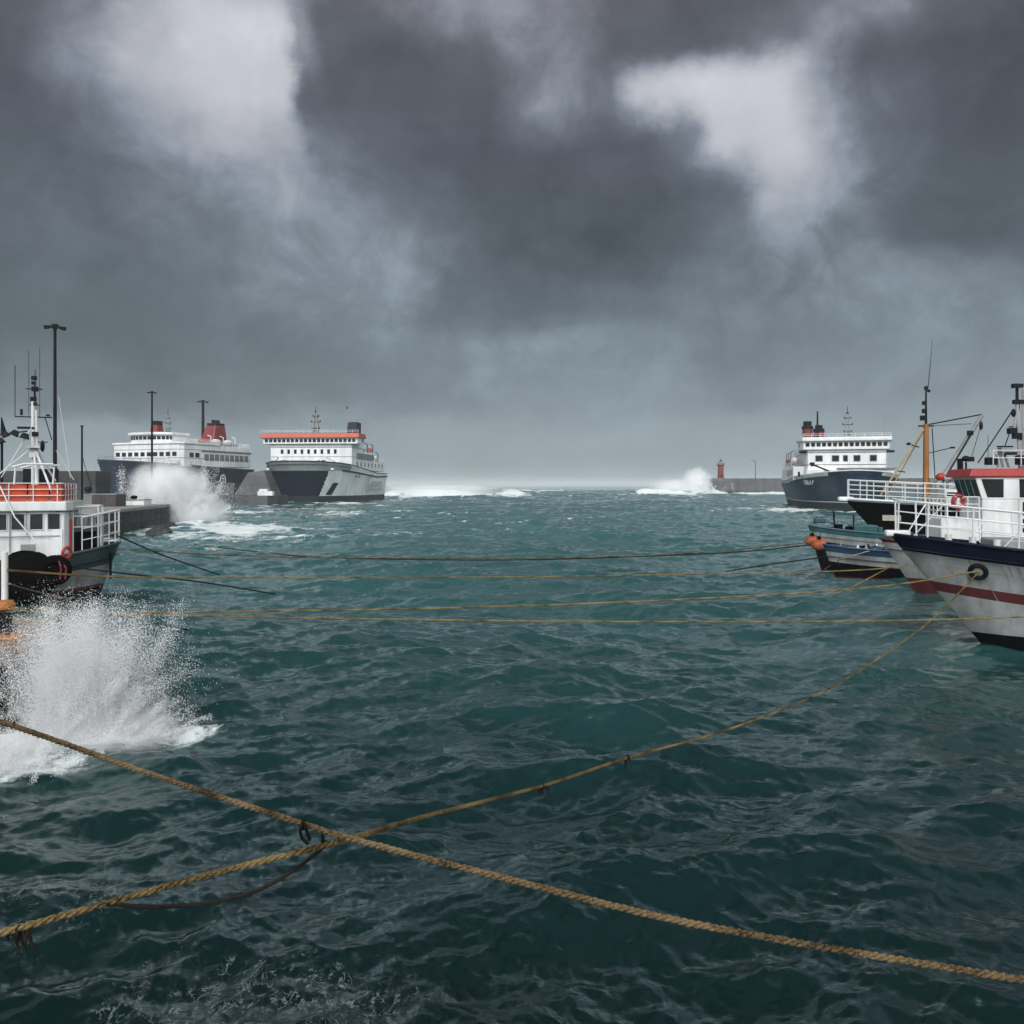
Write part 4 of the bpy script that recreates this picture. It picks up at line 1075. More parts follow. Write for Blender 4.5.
def ferry_orange():
    a = R(5)
    t = thing('ferry', 'white ferry with orange bridge roof and broad dark bow', 'ferry', (-58.3, 232, 0), math.atan2(-math.cos(a), -math.sin(a)), 'ferries lying in the harbour')
    L = 53.0; cx = -14.0           # bow at +12.5, stern at -40.5
    sh = lambda u: 8.8 + 2.8 * max(0, u - 0.25) ** 1.0 / 0.75
    lo = lambda u: sh(u) - 2.6 * max(0, u - 0.35) / 0.65 - 0.05
    mb, e, pt = hull(L, 25.0, 0.72, 2.4, 2.2, sh, [(-2.0, 0), (0.4, 0), *[(1.9 + 0.3 * k, 1) for k in range(19)], (lo, 2), (sh, 2)], -2.0, 6.5, 0.90, wl_p=2.0, fl=1.2, nt_=140)
    # paint: dark bow between the white flanks, grey bulwark band above
    for i, f in enumerate(mb.f):
        c = sum((Vector(mb.v[j]) for j in f), Vector()) / len(f)
        x, y, z = c
        if mb.m[i] == 1 and x > 8 and y < 3.6 + 0.5 * z: mb.m[i] = 3
        elif mb.m[i] == 2 and x < 14.5: mb.m[i] = 1
    for i, v in enumerate(mb.v): mb.v[i] = (v[0] + cx, v[1], v[2])
    E = {s: [p + Vector((cx, 0, 0)) for p in e[s]] for s in e}
    h = mb.build('hull', ['ferry_boot', 'ferry_white', 'ferry_band', 'ferry_dark'], t, smooth=True)
    deck(E, 0.8, 'deck', h)
    cap(E, 0.14, 'ferry_dark', h)
    st = MB()
    st.tube([pt(u, sh(u) - 0.9 - 1.3 * u, 1) + Vector((cx, 0.05, 0)) for u in np.linspace(0.0, 0.86, 30)], 0.24, 6)
    st.build('rubbing_strake', 'ferry_dark', h, smooth=True)
    # bow door marking
    MB().add([pt(0.90, 2.2, 1) + Vector((cx, .25, 0)), pt(0.935, 2.2, 1) + Vector((cx, .25, 0)), pt(0.905, 5.6, 1) + Vector((cx, .25, 0)), pt(0.87, 5.6, 1) + Vector((cx, .25, 0))],
             [(0, 1, 2, 3)]).build('hull_marking', 'ferry_dark', h)
    # superstructure
    MB().prism([(0, -12.1), (0, 12.1), (-3, 12.1), (-12, 12.1), (-12, -12.1), (-3, -12.1)], 9.4, 17.0).build('superstructure', 'ferry_white', t, bevel=0.15)
    MB().prism([(-12, 12.1), (-24, 12.1), (-24, -12.1), (-12, -12.1)], 9.4, 15.0).build('aft_superstructure', 'ferry_white', t, bevel=0.12)
    MB().prism([(-24, 12.1), (-38, 12.1), (-38, -12.1), (-24, -12.1)], 9.4, 12.6).build('aft_deckhouse', 'ferry_white', t, bevel=0.12)
    wins(t, (0, -9.6), (0, 8.2), 14.7, 1.25, 9, 0.75, 1, thick=0.14)
    b = MB().prism([(0.9, -14.0), (0.9, 14.0), (-2.4, 14.2), (-5.5, 14.2), (-5.5, -14.2), (-2.4, -14.2)], 16.9, 18.6).build('bridge', 'ferry_white', t, bevel=0.1)
    wins(b, (0.9, -13.6), (0.9, 13.6), 17.85, 0.95, 21, 0.92, 1, thick=0.12)
    wins(b, (-2.6, 14.2), (-5.3, 14.2), 17.85, 0.95, 2, 0.9, -1, thick=0.12)
    MB().prism([(1.6, -14.7), (1.6, 14.7), (-6, 14.8), (-6, -14.8)], 18.6, 20.0, top=[(1.2, -14.4), (1.2, 14.4), (-6, 14.5), (-6, -14.5)]).build('bridge_roof', 'orange_red', t, bevel=0.12)
    # stepped side decks
    MB().prism([(-6, -11.5), (-6, 11.5), (-11, 11.5), (-11, -11.5)], 17.0, 18.4).build('upper_deck', 'ferry_white', t, bevel=0.1)
    MB().span(-23, -5, 12.12, 12.6, 12.9, 14.4).build('side_gallery', 'ferry_grey', t)
    wins(t, (-3.5, 12.1), (-37, 12.1), 11.2, 1.2, 8, 1.0, -1, thick=0.16)
    MB().rail([(-12, 12.0, 15.0), (-24, 12.0, 15.0), (-24, -12.0, 15.0)], 1.1, 1.8, 3, 0.05).build('railing', 'ferry_white', t)
    fz = MB().prism([(-5, 7.5), (-5, 12.0), (-12, 12.0), (-12, 7.5)], 18.4, 20.2).build('funnel_casing', 'dark_steel', t, bevel=0.2)
    MB().prism([(-6.5, 8.6), (-6.5, 11.6), (-11.5, 11.6), (-11.5, 8.6)], 20.2, 23.8, top=[(-7.5, 8.8), (-7.5, 11.6), (-11.8, 11.6), (-11.8, 8.8)]).build('funnel', 'ferry_dark', fz, bevel=0.2)
    MB().tube([(-9, 8.0, 20), (-9, 8.0, 28.5)], 0.14, 6).build('aerial', 'steel', t)
    MB().box((-9, 8.0, 28.2), (0.3, 0.3, 0.8)).build('aerial_lamp', 'dark_steel', t)
    lattice_mast(t, -3, 0.4, 20.0, 26.4, 0.8)
    for k in range(3):
        q = MB(); q.blob((-15 - 6.5 * k, 11.4, (15.9, 15.9, 13.6)[k]), (3.6, 1.6, 1.7), 12, 8); q.build('lifeboat', 'orange_red' if k == 1 else 'ferry_white', t, smooth=True)
        MB().tube([(-17 - 6.5 * k, 12.0, (15, 15, 12.6)[k]), (-17 - 6.5 * k, 12.0, (17.6, 17.6, 15.2)[k]), (-17 - 6.5 * k, 11.2, (18, 18, 15.6)[k])], 0.14, 6).build('davit', 'dark_steel', t)
    # foredeck gear
    for k, (x, y) in enumerate([(6, -6), (7.5, 0), (6, 5), (3.5, 9), (4, -9.5)]):
        m = MB(); m.box((x, y, 11.4), (1.6, 1.4, 1.3)); m.cyl((x, y + 0.9, 10.8), 0.45, 1.2, 10)
        m.build('winch', 'ferry_white' if k % 2 else 'ferry_grey', t, bevel=0.06)
    mb = MB()
    for s in (1, -1): MB().tube([(4.5, s * 9.5, 11.2), (7.5, s * 6.5, 13.0), (8.5, s * 5.5, 11.6)], 0.16, 6).build('fairlead_frame', 'ferry_white', t)
    # anchors
    for s in (1, -1): MB().box((8.6, s * 9.2, 9.4), (1.6, 0.7, 0.5)).build('anchor', 'ferry_white', t, bevel=0.1)
    clutter(t, 5, 9, -37, -25, -10, 11, 12.6); clutter(t, 6, 7, -23, -13, -10, 10, 15.0)
    deck_lines(t, [(0.03, -12.0), (0.03, 12.12), (-24, 12.12)], (13.2, 15.9))
    MB().rail([(1.2, -14.4, 20.0), (1.2, 14.4, 20.0)], 0.8, 1.8, 2, 0.04).build('railing', 'ferry_white', t)
    MB().rail([(-24, 12.0, 12.6), (-38, 12.0, 12.6)], 1.1, 1.8, 3, 0.05).build('railing', 'ferry_white', t)
    # lettering on the port side
    text('Gereta', 6.2, 'lettering_grey', t, (-23.5, 12.86, 5.2), (R(90), 0, R(180)), sx=1.05)
    text('MALI MER', 1.3, 'ferry_dark', t, (-3.3, 12.9, 7.5), (R(90), 0, R(180)))
ferry_orange()

def ferry_right():
    a = R(15)
    t = thing('ferry', 'navy hulled ferry with white bridge and twin red funnels at right', 'ferry', (69, 165, 0), math.atan2(-math.cos(a), -math.sin(a)), 'ferries lying in the harbour')
    L = 56.0; cx = -13.0           # bow at +15, stern -41
    sh = lambda u: 6.2 + 1.6 * max(0.0, u - 0.45) ** 1.3 / 0.46
    top = lambda u: sh(u)
    bl = lambda u: sh(u) - 0.75
    mb, e, pt = hull(L, 21.0, 0.62, 2.0, 1.55, sh, [(-2, 0), (1.55, 1), (1.72, 2), (3.2, 2), (4.6, 2), (bl, 1), (sh, 1)], -2.0, 4.0, 0.78, fl=1.3, nt_=60)
    for i, v in enumerate(mb.v): mb.v[i] = (v[0] + cx, v[1], v[2])
    for i, f in enumerate(mb.f):
        if mb.m[i] == 1 and sum(mb.v[j][0] for j in f) / len(f) > 11.2 and mb.v[f[0]][2] > 3: mb.m[i] = 2
    E = {s: [p + Vector((cx, 0, 0)) for p in e[s]] for s in e}
    h = mb.build('hull', ['ferry_boot', 'ferry_white', 'ferry_navy'], t, smooth=True)
    deck(E, 0.8, 'deck', h); cap(E, 0.11, 'ferry_white', h)
    MB().prism([(0.6, -7.6), (0.6, 7.4), (-1, 7.9), (-30, 7.9), (-30, -8.0), (-1, -8.0)], 6.2, 13.0).build('superstructure', 'ferry_white', t, bevel=0.15)
    MB().prism([(2.2, -8.0), (2.2, 8.6), (0.5, 8.8), (0.5, -8.4)], 6.2, 8.2).build('foredeck_house', 'ferry_white', t, bevel=0.1)
    MB().prism([(2.6, -2), (2.6, 9.0), (0.4, 9.0), (0.4, -2)], 8.2, 8.5).build('foredeck_canopy', 'ferry_grey', t)
    MB().prism([(-1.5, -8.0), (-1.5, -10.3), (-36, -10.3), (-36, -8.0)], 6.0, 8.9).build('side_house', 'ferry_white', t, bevel=0.12)
    wins(t, (-3.0, -10.3), (-20, -10.3), 7.6, 1.3, 5, 1.5, 1, mat='ferry_grey', thick=0.14)
    for y, w in ((-5.4, 1.2), (-2.2, 1.2), (-0.3, 0.7), (1.9, 1.1), (5.0, 1.1)):
        wins(t, (0.6, y - w / 2), (0.6, y + w / 2), 10.5, 1.05, 1, w, 1, thick=0.14, frame=('ferry_grey', 0.12))
    b = MB().prism([(1.2, -8.5), (1.2, 8.0), (-1.2, 8.5), (-5, 8.5), (-5, -9.0), (-1.2, -9.0)], 12.3, 14.0).build('bridge', 'ferry_white', t, bevel=0.1)
    wins(b, (1.2, -8.2), (1.2, 7.7), 13.35, 0.8, 15, 0.74, 1, thick=0.12)
    wins(b, (-1.4, -9.0), (-4.8, -9.0), 13.35, 0.8, 3, 0.8, 1, thick=0.12)
    MB().prism([(1.9, -8.8), (1.9, 8.3), (-1.0, 8.9), (-5.6, 8.9), (-5.6, -9.4), (-1.0, -9.4)], 14.0, 14.85).build('bridge_roof', 'ferry_white', t, bevel=0.2)
    for s in (-1, 1):
        m = MB(); m.box((-0.9, s * 8.4, 11.9), (1.3, 1.5, 0.45)); m.build('wing_lamp', 'dark_steel', t, bevel=0.05)
    for k, y in enumerate((-6.3, -3.9)):
        f = MB().lathe((-14, y, 13.0), [(1.15, 0), (1.1, 4.6)], 16).build('funnel', 'ferry_red', t, smooth=True)
        MB().lathe((-14, y, 13.0), [(1.25, 4.6), (1.25, 5.2), (0.9, 5.25), (0.9, 6.3)] if k == 0 else [(1.2, 3.9), (1.2, 4.6), (0.8, 4.7), (0.8, 5.4)], 16).build('funnel_cap', 'dark_steel', f, smooth=True)
    MB().tube([(-10, -4.6, 14.8), (-10, -4.6, 21.2)], [0.28, 0.16], 8).build('exhaust_mast', 'dark_steel', t)
    lattice_mast(t, -3.0, 0.6, 14.85, 20.0, 0.55)
    for k, (y, hh) in enumerate([(-2.2, 1.4), (2.6, 1.2), (4.4, 1.0), (7.6, 4.8)]):
        MB().tube([(-2, y, 14.85), (-2, y, 14.85 + hh)], 0.06, 5).build('aerial', 'steel', t)
    MB().rail([(-6, -10.2, 8.9), (-36, -10.2, 8.9)], 1.1, 2.0, 3, 0.05).build('railing', 'ferry_white', t)
    for k in range(3):
        q = MB(); q.blob((-9.5 - 7 * k, -9.4, 10.3), (4.0, 1.7, 1.8), 12, 8); q.build('lifeboat', ('ferry_white', 'orange_red', 'ferry_red')[k], t, smooth=True)
        MB().tube([(-11.6 - 7 * k, -10.0, 8.9), (-11.6 - 7 * k, -10.0, 12.4), (-11.6 - 7 * k, -9.0, 12.8)], 0.14, 6).build('davit', 'ferry_grey', t)
    MB().span(-30, -22, -7, 7, 13, 14.4).build('deckhouse', 'ferry_grey', t, bevel=0.1)
    m = MB(); m.tube([(7.5, -3, 7.2), (4.0, -7.5, 9.4)], 0.18, 6).box((4.4, -7, 9.2), (0.9, 0.7, 0.8)).build('foredeck_davit', 'dark_steel', t)
    for x, y in ((9, -5.2), (4, -9.6), (11, -2.0)):
        MB().cyl((x, y, 6.7), 0.22, 1.0, 8).build('foredeck_vent', 'dark_steel', t)
    clutter(t, 8, 8, -28, -16, -7, 7, 13.0); clutter(t, 9, 6, 4, 9, -5, 5, 6.6)
    deck_lines(t, [(0.63, 7.4), (0.63, -7.6), (-1, -8.03), (-30, -8.03)], (9.2, 11.7))
    MB().rail([(1.5, -8.6, 14.85), (1.5, 8.2, 14.85)], 0.7, 1.6, 2, 0.04).build('railing', 'ferry_white', t)
    # name on the starboard bow
    q = pt(0.83, 5.5, -1); q0 = pt(0.86, 5.5, -1); q1 = pt(0.80, 5.5, -1)
    ang = math.atan2(q0.y - q1.y, q0.x - q1.x)
    d = (q0 - q1).normalized(); nrm = Vector((d.y, -d.x, 0))
    o = text('TIBLA.P', 1.35, 'ferry_white', t, q + Vector((cx, 0, 0.0)) + nrm * 0.5, (R(90), 0, ang), sx=0.9)
ferry_right()

# ------------------------------------------------------------------ fishing boats
def solver(root, rz):
    c, s_ = math.cos(rz), math.sin(rz)
    def X(px, y=0.0):
        k = (px - 512) / FPX
        return (k * (root.y + y * c) - root.x + y * s_) / (c - k * s_)
    def Z(py, x, y=0.0):
        return CAM_H - (py - HOR) / FPX * (root.y + x * s_ + y * c)
    return X, Z
def edge_pts(pt, sheer, t0, t1, side, n, inset=0.08, dz=0.0):
    out = []
    for u in np.linspace(t0, t1, n):
        p = pt(u, sheer(u), side)
        p.y -= side * min(inset, abs(p.y))
        p.z += dz
        out.append(p)
    return out

def boat_left():
    # rounded stern to the right; local +x to picture right
    a = R(22)
    L, B = 15.0, 5.2
    tip = Vector(((120 - 512) / FPX * 35.0, 35.0, 0))
    h_ = Vector((math.cos(a), math.sin(a), 0))
    root = tip - h_ * (L / 2)
    t = thing('fishing_boat', 'fishing boat with white wheelhouse, red dodger and rounded grey green stern at left', 'fishing boat', root, a, 'fishing boats at the quays')
    sh = lambda u: 1.65 + 0.85 * max(0, u - 0.55) ** 1.6 / 0.28
    wt = lambda u: 1.08 + 0.55 * max(0, u - 0.55) ** 1.6 / 0.28
    wb = lambda u: 0.46 + 0.34 * max(0, u - 0.55) ** 1.6 / 0.28
    rb = lambda u: wb(u) - 0.14
    mb, e, pt = hull(L, B, 0.66, 2.0, 1.9, sh, [(-1.2, 0), (0.1, 0), (rb, 1), (wb, 2), (wt, 3), (sh, 3)], -1.2, 1.3, 0.80, wl_p=1.8, fl=1.2, nt_=70)
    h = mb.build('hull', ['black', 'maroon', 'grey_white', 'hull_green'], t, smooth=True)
    deck(e, 0.5, 'deck', h); cap(e, 0.06, 'hull_green', h)
    SX, SZ = solver(root, a)
    # stern rail, tall, with many uprights
    u0 = (SX(80, -2.3) + L / 2) / L
    pts = edge_pts(pt, sh, u0, 1.0, -1, 26) + list(reversed(edge_pts(pt, sh, 0.80, 1.0, 1, 22)))
    r = MB(); r.rail(pts, 1.42, 0.42, 3, 0.022, 0.04); r.build('stern_railing', 'rail_white', t)
    X = lambda px, y=-1.9: SX(px, y)
    x1 = SX(64, -1.9)
    # wheelhouse
    w = MB().prism([(-5.5, -1.9), (x1, -1.9), (x1 + 0.15, -1.6), (x1 + 0.15, 1.6), (x1, 1.9), (-5.5, 1.9)], 1.2, 3.95).build('wheelhouse', 'white', t, bevel=0.04)
    MB().prism([(-5.7, -2.1), (x1 + 0.1, -2.1), (x1 + 0.3, -1.7), (x1 + 0.3, 1.7), (x1 + 0.1, 2.1), (-5.7, 2.1)], 3.95, 4.33).build('roof_band', 'white', t, bevel=0.04)
    for c, wd in ((X(18), 0.44), (X(36.5), 0.44), (X(54), 0.42), (X(0), 0.44)):
        wins(w, (c - wd / 2, -1.9), (c + wd / 2, -1.9), 3.52, 0.62, 1, wd, 1, thick=0.03, frame=('white', 0.04))
    for c in (-1.05, 0.35):
        wins(w, (x1 + 0.15, c - 0.4), (x1 + 0.15, c + 0.4), 3.55, 0.64, 1, 0.8, 1, thick=0.03, frame=('grey_white', 0.05))
    dr = MB().span(x1 - 0.42, x1 - 0.06, -1.95, -1.905, 1.3, 3.2).build('door', 'white', t)
    hr = MB(); hr.tube([(X(-6), -1.97, 2.95), (X(60), -1.97, 2.95)], 0.02, 6)
    for px in (6, 22, 40, 57): hr.tube([(X(px), -1.9, 2.95), (X(px), -1.97, 2.95)], 0.014, 5)
    hr.build('handrail', 'steel', w)
    MB().box((X(58), -1.94, 3.98), (0.16, 0.1, 0.12)).build('side_lamp', 'dark_steel', w)
    MB().box((X(28), -1.92, 2.45), (0.5, 0.05, 0.35)).build('vent_grille', 'grey_white', w, bevel=0.01)
    pp = MB(); pp.tube([(X(10), -1.95, 2.3), (X(10), -1.95, 3.9)], 0.025, 6).tube([(X(27), -1.95, 3.0), (X(27), -1.95, 3.95)], 0.018, 6)
    pp.build('vent_pipe', 'steel', w)
    # red dodger with white rails on the roof
    xe = X(62)
    d = MB()
    xs = [-5.6, -4.2, X(5), X(28), X(50), xe]
    for x0_, x2_ in zip(xs, xs[1:]): d.span(x0_ + 0.03, x2_ - 0.03, -2.0, -1.975, 4.36, 5.02)
    d.span(xe - 0.02, xe, -1.97, 1.9, 4.36, 5.02)
    d.build('dodger_canvas', 'dodger', t)
    rr = MB()
    rr.rail([(-5.6, -2.05, 4.33), (xe, -2.05, 4.33), (xe + 0.06, -2.0, 4.33), (xe + 0.06, 2.0, 4.33)], 0.74, 0.85, 3, 0.022)
    rr.build('roof_railing', 'rail_white', t)
    # upper windscreen frame
    u = MB()
    for x_ in (X(8), X(30), X(48)): u.tube([(x_, -1.0, 4.33), (x_ + 0.1, -1.0, 5.75)], 0.035, 6)
    u.tube([(X(6), -1.0, 5.72), (X(20), -1.0, 5.86), (X(50), -1.0, 5.86)], 0.05, 6)
    u.tube([(X(6), 1.0, 5.72), (X(20), 1.0, 5.86), (X(50), 1.0, 5.86)], 0.05, 6)
    u.build('windscreen_frame', 'white', t)
    wsn = MB().span(X(9), X(48), 0.98, 1.02, 4.6, 5.7).build('windscreen', 'glass', t)
    # mast: white tripod, tower and gear
    xm = SX(33, 0); mz = lambda py: SZ(py, xm, 0)
    X = lambda px: SX(px, 0)
    m = MB()
    m.tube([(xm, 0, 4.33), (xm, 0, mz(400))], 0.07, 8)
    m.tube([(xm + 0.18, 0, 4.33), (xm + 0.12, 0, mz(410))], 0.05, 8)
    for k in range(9):
        z = 5.2 + k * 0.32
        m.tube([(xm, 0, z), (xm + 0.15, 0, z)], 0.022, 5)
    m.tube([(xm + 0.05, 0, mz(447)), (X(61), -1.6, 4.35)], 0.045, 6)
    m.tube([(xm + 0.05, 0, mz(447)), (X(62), 1.6, 4.35)], 0.045, 6)
    m.tube([(xm + 0.02, 0, mz(447)), (X(46), -1.9, 4.35)], 0.035, 6)
    m.tube([(xm, 0, mz(447)), (X(6), -1.6, mz(476))], 0.03, 6)
    m.box((xm + 0.05, 0, mz(447)), (0.5, 0.7, 0.10))
    m.box((xm + 0.06, 0, mz(455)), (0.34, 0.5, 0.22))
    m.build('mast', 'rail_white', t)
    g = Pieces()
    g.tube([(X(15), 0, mz(417)), (X(52), 0, mz(417))], 0.028, 6)
    g.tube([(X(15), 0, mz(417)), (X(15), 0, mz(366))], 0.016, 5)
    g.tube([(X(27.5), 0.3, mz(417)), (X(27.5), 0.3, mz(350))], 0.010, 5)
    g.tube([(X(38.5), 0.3, mz(417)), (X(38.5), 0.3, mz(346))], 0.010, 5)
    g.tube([(X(45), 0, mz(417)), (X(52), 0, mz(440))], 0.02, 5)
    g.tube([(xm + 0.06, 0, mz(402)), (xm + 0.08, 0, mz(369))], [0.05, 0.012], 6)
    for py, s in ((378, 0.20), (383, 0.16), (389, 0.24), (399, 0.22), (404, 0.16)):
        g.box((xm + 0.06 + rnd.uniform(-.05, .05), 0, mz(py)), (s, s * 0.8, s * 0.8))
    for py, l in ((389, 0.5), (405, 0.28)): g.tube([(xm - l / 2, 0, mz(py)), (xm + l / 2 + 0.1, 0, mz(py))], 0.025, 5)
    g.box((X(21.5), 0, mz(412.5)), (0.09, 0.09, 0.25))
    g.box((X(48), 0, mz(415)), (0.14, 0.12, 0.07))
    g.box((X(26), 0, mz(428)), (0.62, 0.16, 0.09))
    g.box((xm + 0.08, 0, mz(434)), (0.22, 0.25, 0.18))
    g.blob((X(42.5), 0, mz(446)), (0.18, 0.2, 0.5), 8, 6)
    g.tube([(X(33), 0, mz(442)), (X(48), 0, mz(442))], 0.02, 5)
    g.build('mast_gear', 'dark_steel', t)
    # search lights on their own pillar
    s = MB()
    s.tube([(X(5), -0.6, 4.33), (X(5), -0.6, mz(440))], 0.05, 8)
    s.tube([(X(0), -0.6, mz(437)), (X(30), -0.6, mz(432))], 0.03, 6)
    s.build('light_pillar', 'dark_steel', t)
    for k, (px, py, l) in enumerate(((15, 433, 0.34), (25, 436, 0.36), (5, 434, 0.30), (-2, 441, 0.5))):
        MB().box((SX(px, -0.6), -0.6, SZ(py, SX(px, -0.6), -0.6)), (l, 0.32, 0.24), rot=Matrix.Rotation((0.5, 0.3, -0.5, -0.35)[k], 3, 'Y'), taper=0.55).build('searchlight', 'dark_steel', t, bevel=0.03)
    MB().tube([(X(7), -0.6, mz(436)), (X(4.5), -0.6, mz(419))], [0.13, 0.02], 6).build('pennant_cone', 'dark_steel', t)
    # stays
    s = MB()
    s.tube([(X(2), -1.9, mz(470)), (X(26), -2.35, mz(515)), (X(52), -2.5, mz(545))], 0.028, 5)
    s.tube([(X(33), 0, mz(425)), (X(10), -1.7, mz(478))], 0.016, 5)
    s.tube([(X(58), 0.2, mz(395)), (X(72), -0.5, mz(478))], 0.008, 5)
    s.tube([(X(56), 0, mz(450)), (X(74), 0, mz(480))], 0.012, 5)
    s.build('stay', 'rail_white', t)
    X = lambda px, y=-1.9: SX(px, y)
    # after shelter with dark opening
    sh_ = MB()
    xa, xb = x1 + 0.25, x1 + 1.15
    for x_, y_ in ((xa, -1.3), (xb, -0.9), (xa, 1.3), (xb, 0.9)): sh_.tube([(x_, y_, 1.7), (x_, y_, 4.1)], 0.035, 6)
    for z in (3.25, 3.7, 4.1): sh_.tube([(xa, -1.3, z), (xb, -0.9, z), (xb, 0.9, z), (xa, 1.3, z)], 0.03, 6)
    sh_.build('shelter_frame', 'rail_white', t)
    MB().prism([(xa, -1.3), (xb, -0.9), (xb, 0.9), (xa, 1.3)], 3.05, 3.2).build('shelter_roof', 'hull_green', t)
    MB().prism([(xa, -1.1), (xb - 0.1, -0.75), (xb - 0.1, 0.75), (xa, 1.1)], 1.2, 3.05).build('shelter_shade_block', 'black', t)  # black block stands in for the shade inside the opening
    for k in range(4):
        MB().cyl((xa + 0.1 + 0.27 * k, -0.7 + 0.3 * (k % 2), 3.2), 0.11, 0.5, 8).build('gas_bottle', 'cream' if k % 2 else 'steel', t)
    MB().span(x1 + 0.17, x1 + 0.24, -1.62, -1.5, 2.2, 3.6).build('extinguisher_rack', 'red', t)
    # stern hangings
    k = MB(); q = pt(0.985, 1.9, -1); k.tube([q + Vector((0.1, -0.1, 0.2)), q + Vector((0.1, -0.12, -0.9))], 0.05, 6); k.build('rubbing_fender', 'black', t)
    return t, root, a, pt, X
LB, LB_root, LB_a, LB_pt, LBX = boat_left()
def lb_world(v):
    return LB_root + Matrix.Rotation(LB_a, 3, 'Z') @ Vector(v)
# black net heap and fender over the side
q = lb_world((LBX(28), -2.45, 1.35))
mb = MB(); mb.blob((0, 0, 0), (2.3, 1.1, 2.05), 26, 16, jit=0.06, seed=4)
o = mb.build('net_heap', 'black_rubber', smooth=True); o.location = q; o.rotation_euler = (0, 0, LB_a)
tag(o, 'big black heap of netting hung over the side of the left fishing boat', 'net heap')
q = lb_world((LBX(58), -2.72, 1.62))
t = thing('tyre_fender', 'black tyre fender with faded red straps on the left fishing boat', 'fender', q, LB_a)
mb = MB(); mb.torus((0, 0, 0), 0.42, 0.19, 'y', 24, 10); mb.blob((0, 0.02, 0), (0.6, 0.2, 0.6), 14, 8); mb.build('tyre', 'black_rubber', t, smooth=True)
mb = MB()
for s in (0.16, 0.34): mb.tube([(s, -0.19, 0.55 - s), (s + 0.08, -0.21, 0.1), (s + 0.05, -0.19, -0.35)], 0.03, 6)
mb.build('strap', 'ferry_red', t)
q = lb_world((LBX(68.5), -2.45, 2.28))
mb = MB(); mb.torus((0, 0, 0), 0.21, 0.07, 'y', 20, 8); o = mb.build('life_ring', 'red', smooth=True)
o.location = q; o.rotation_euler = (0.1, 0, LB_a + 0.7); o.scale = (0.8, 1, 1)
tag(o, 'faded red and white life ring hung by the stern rail of the left boat', 'life ring')

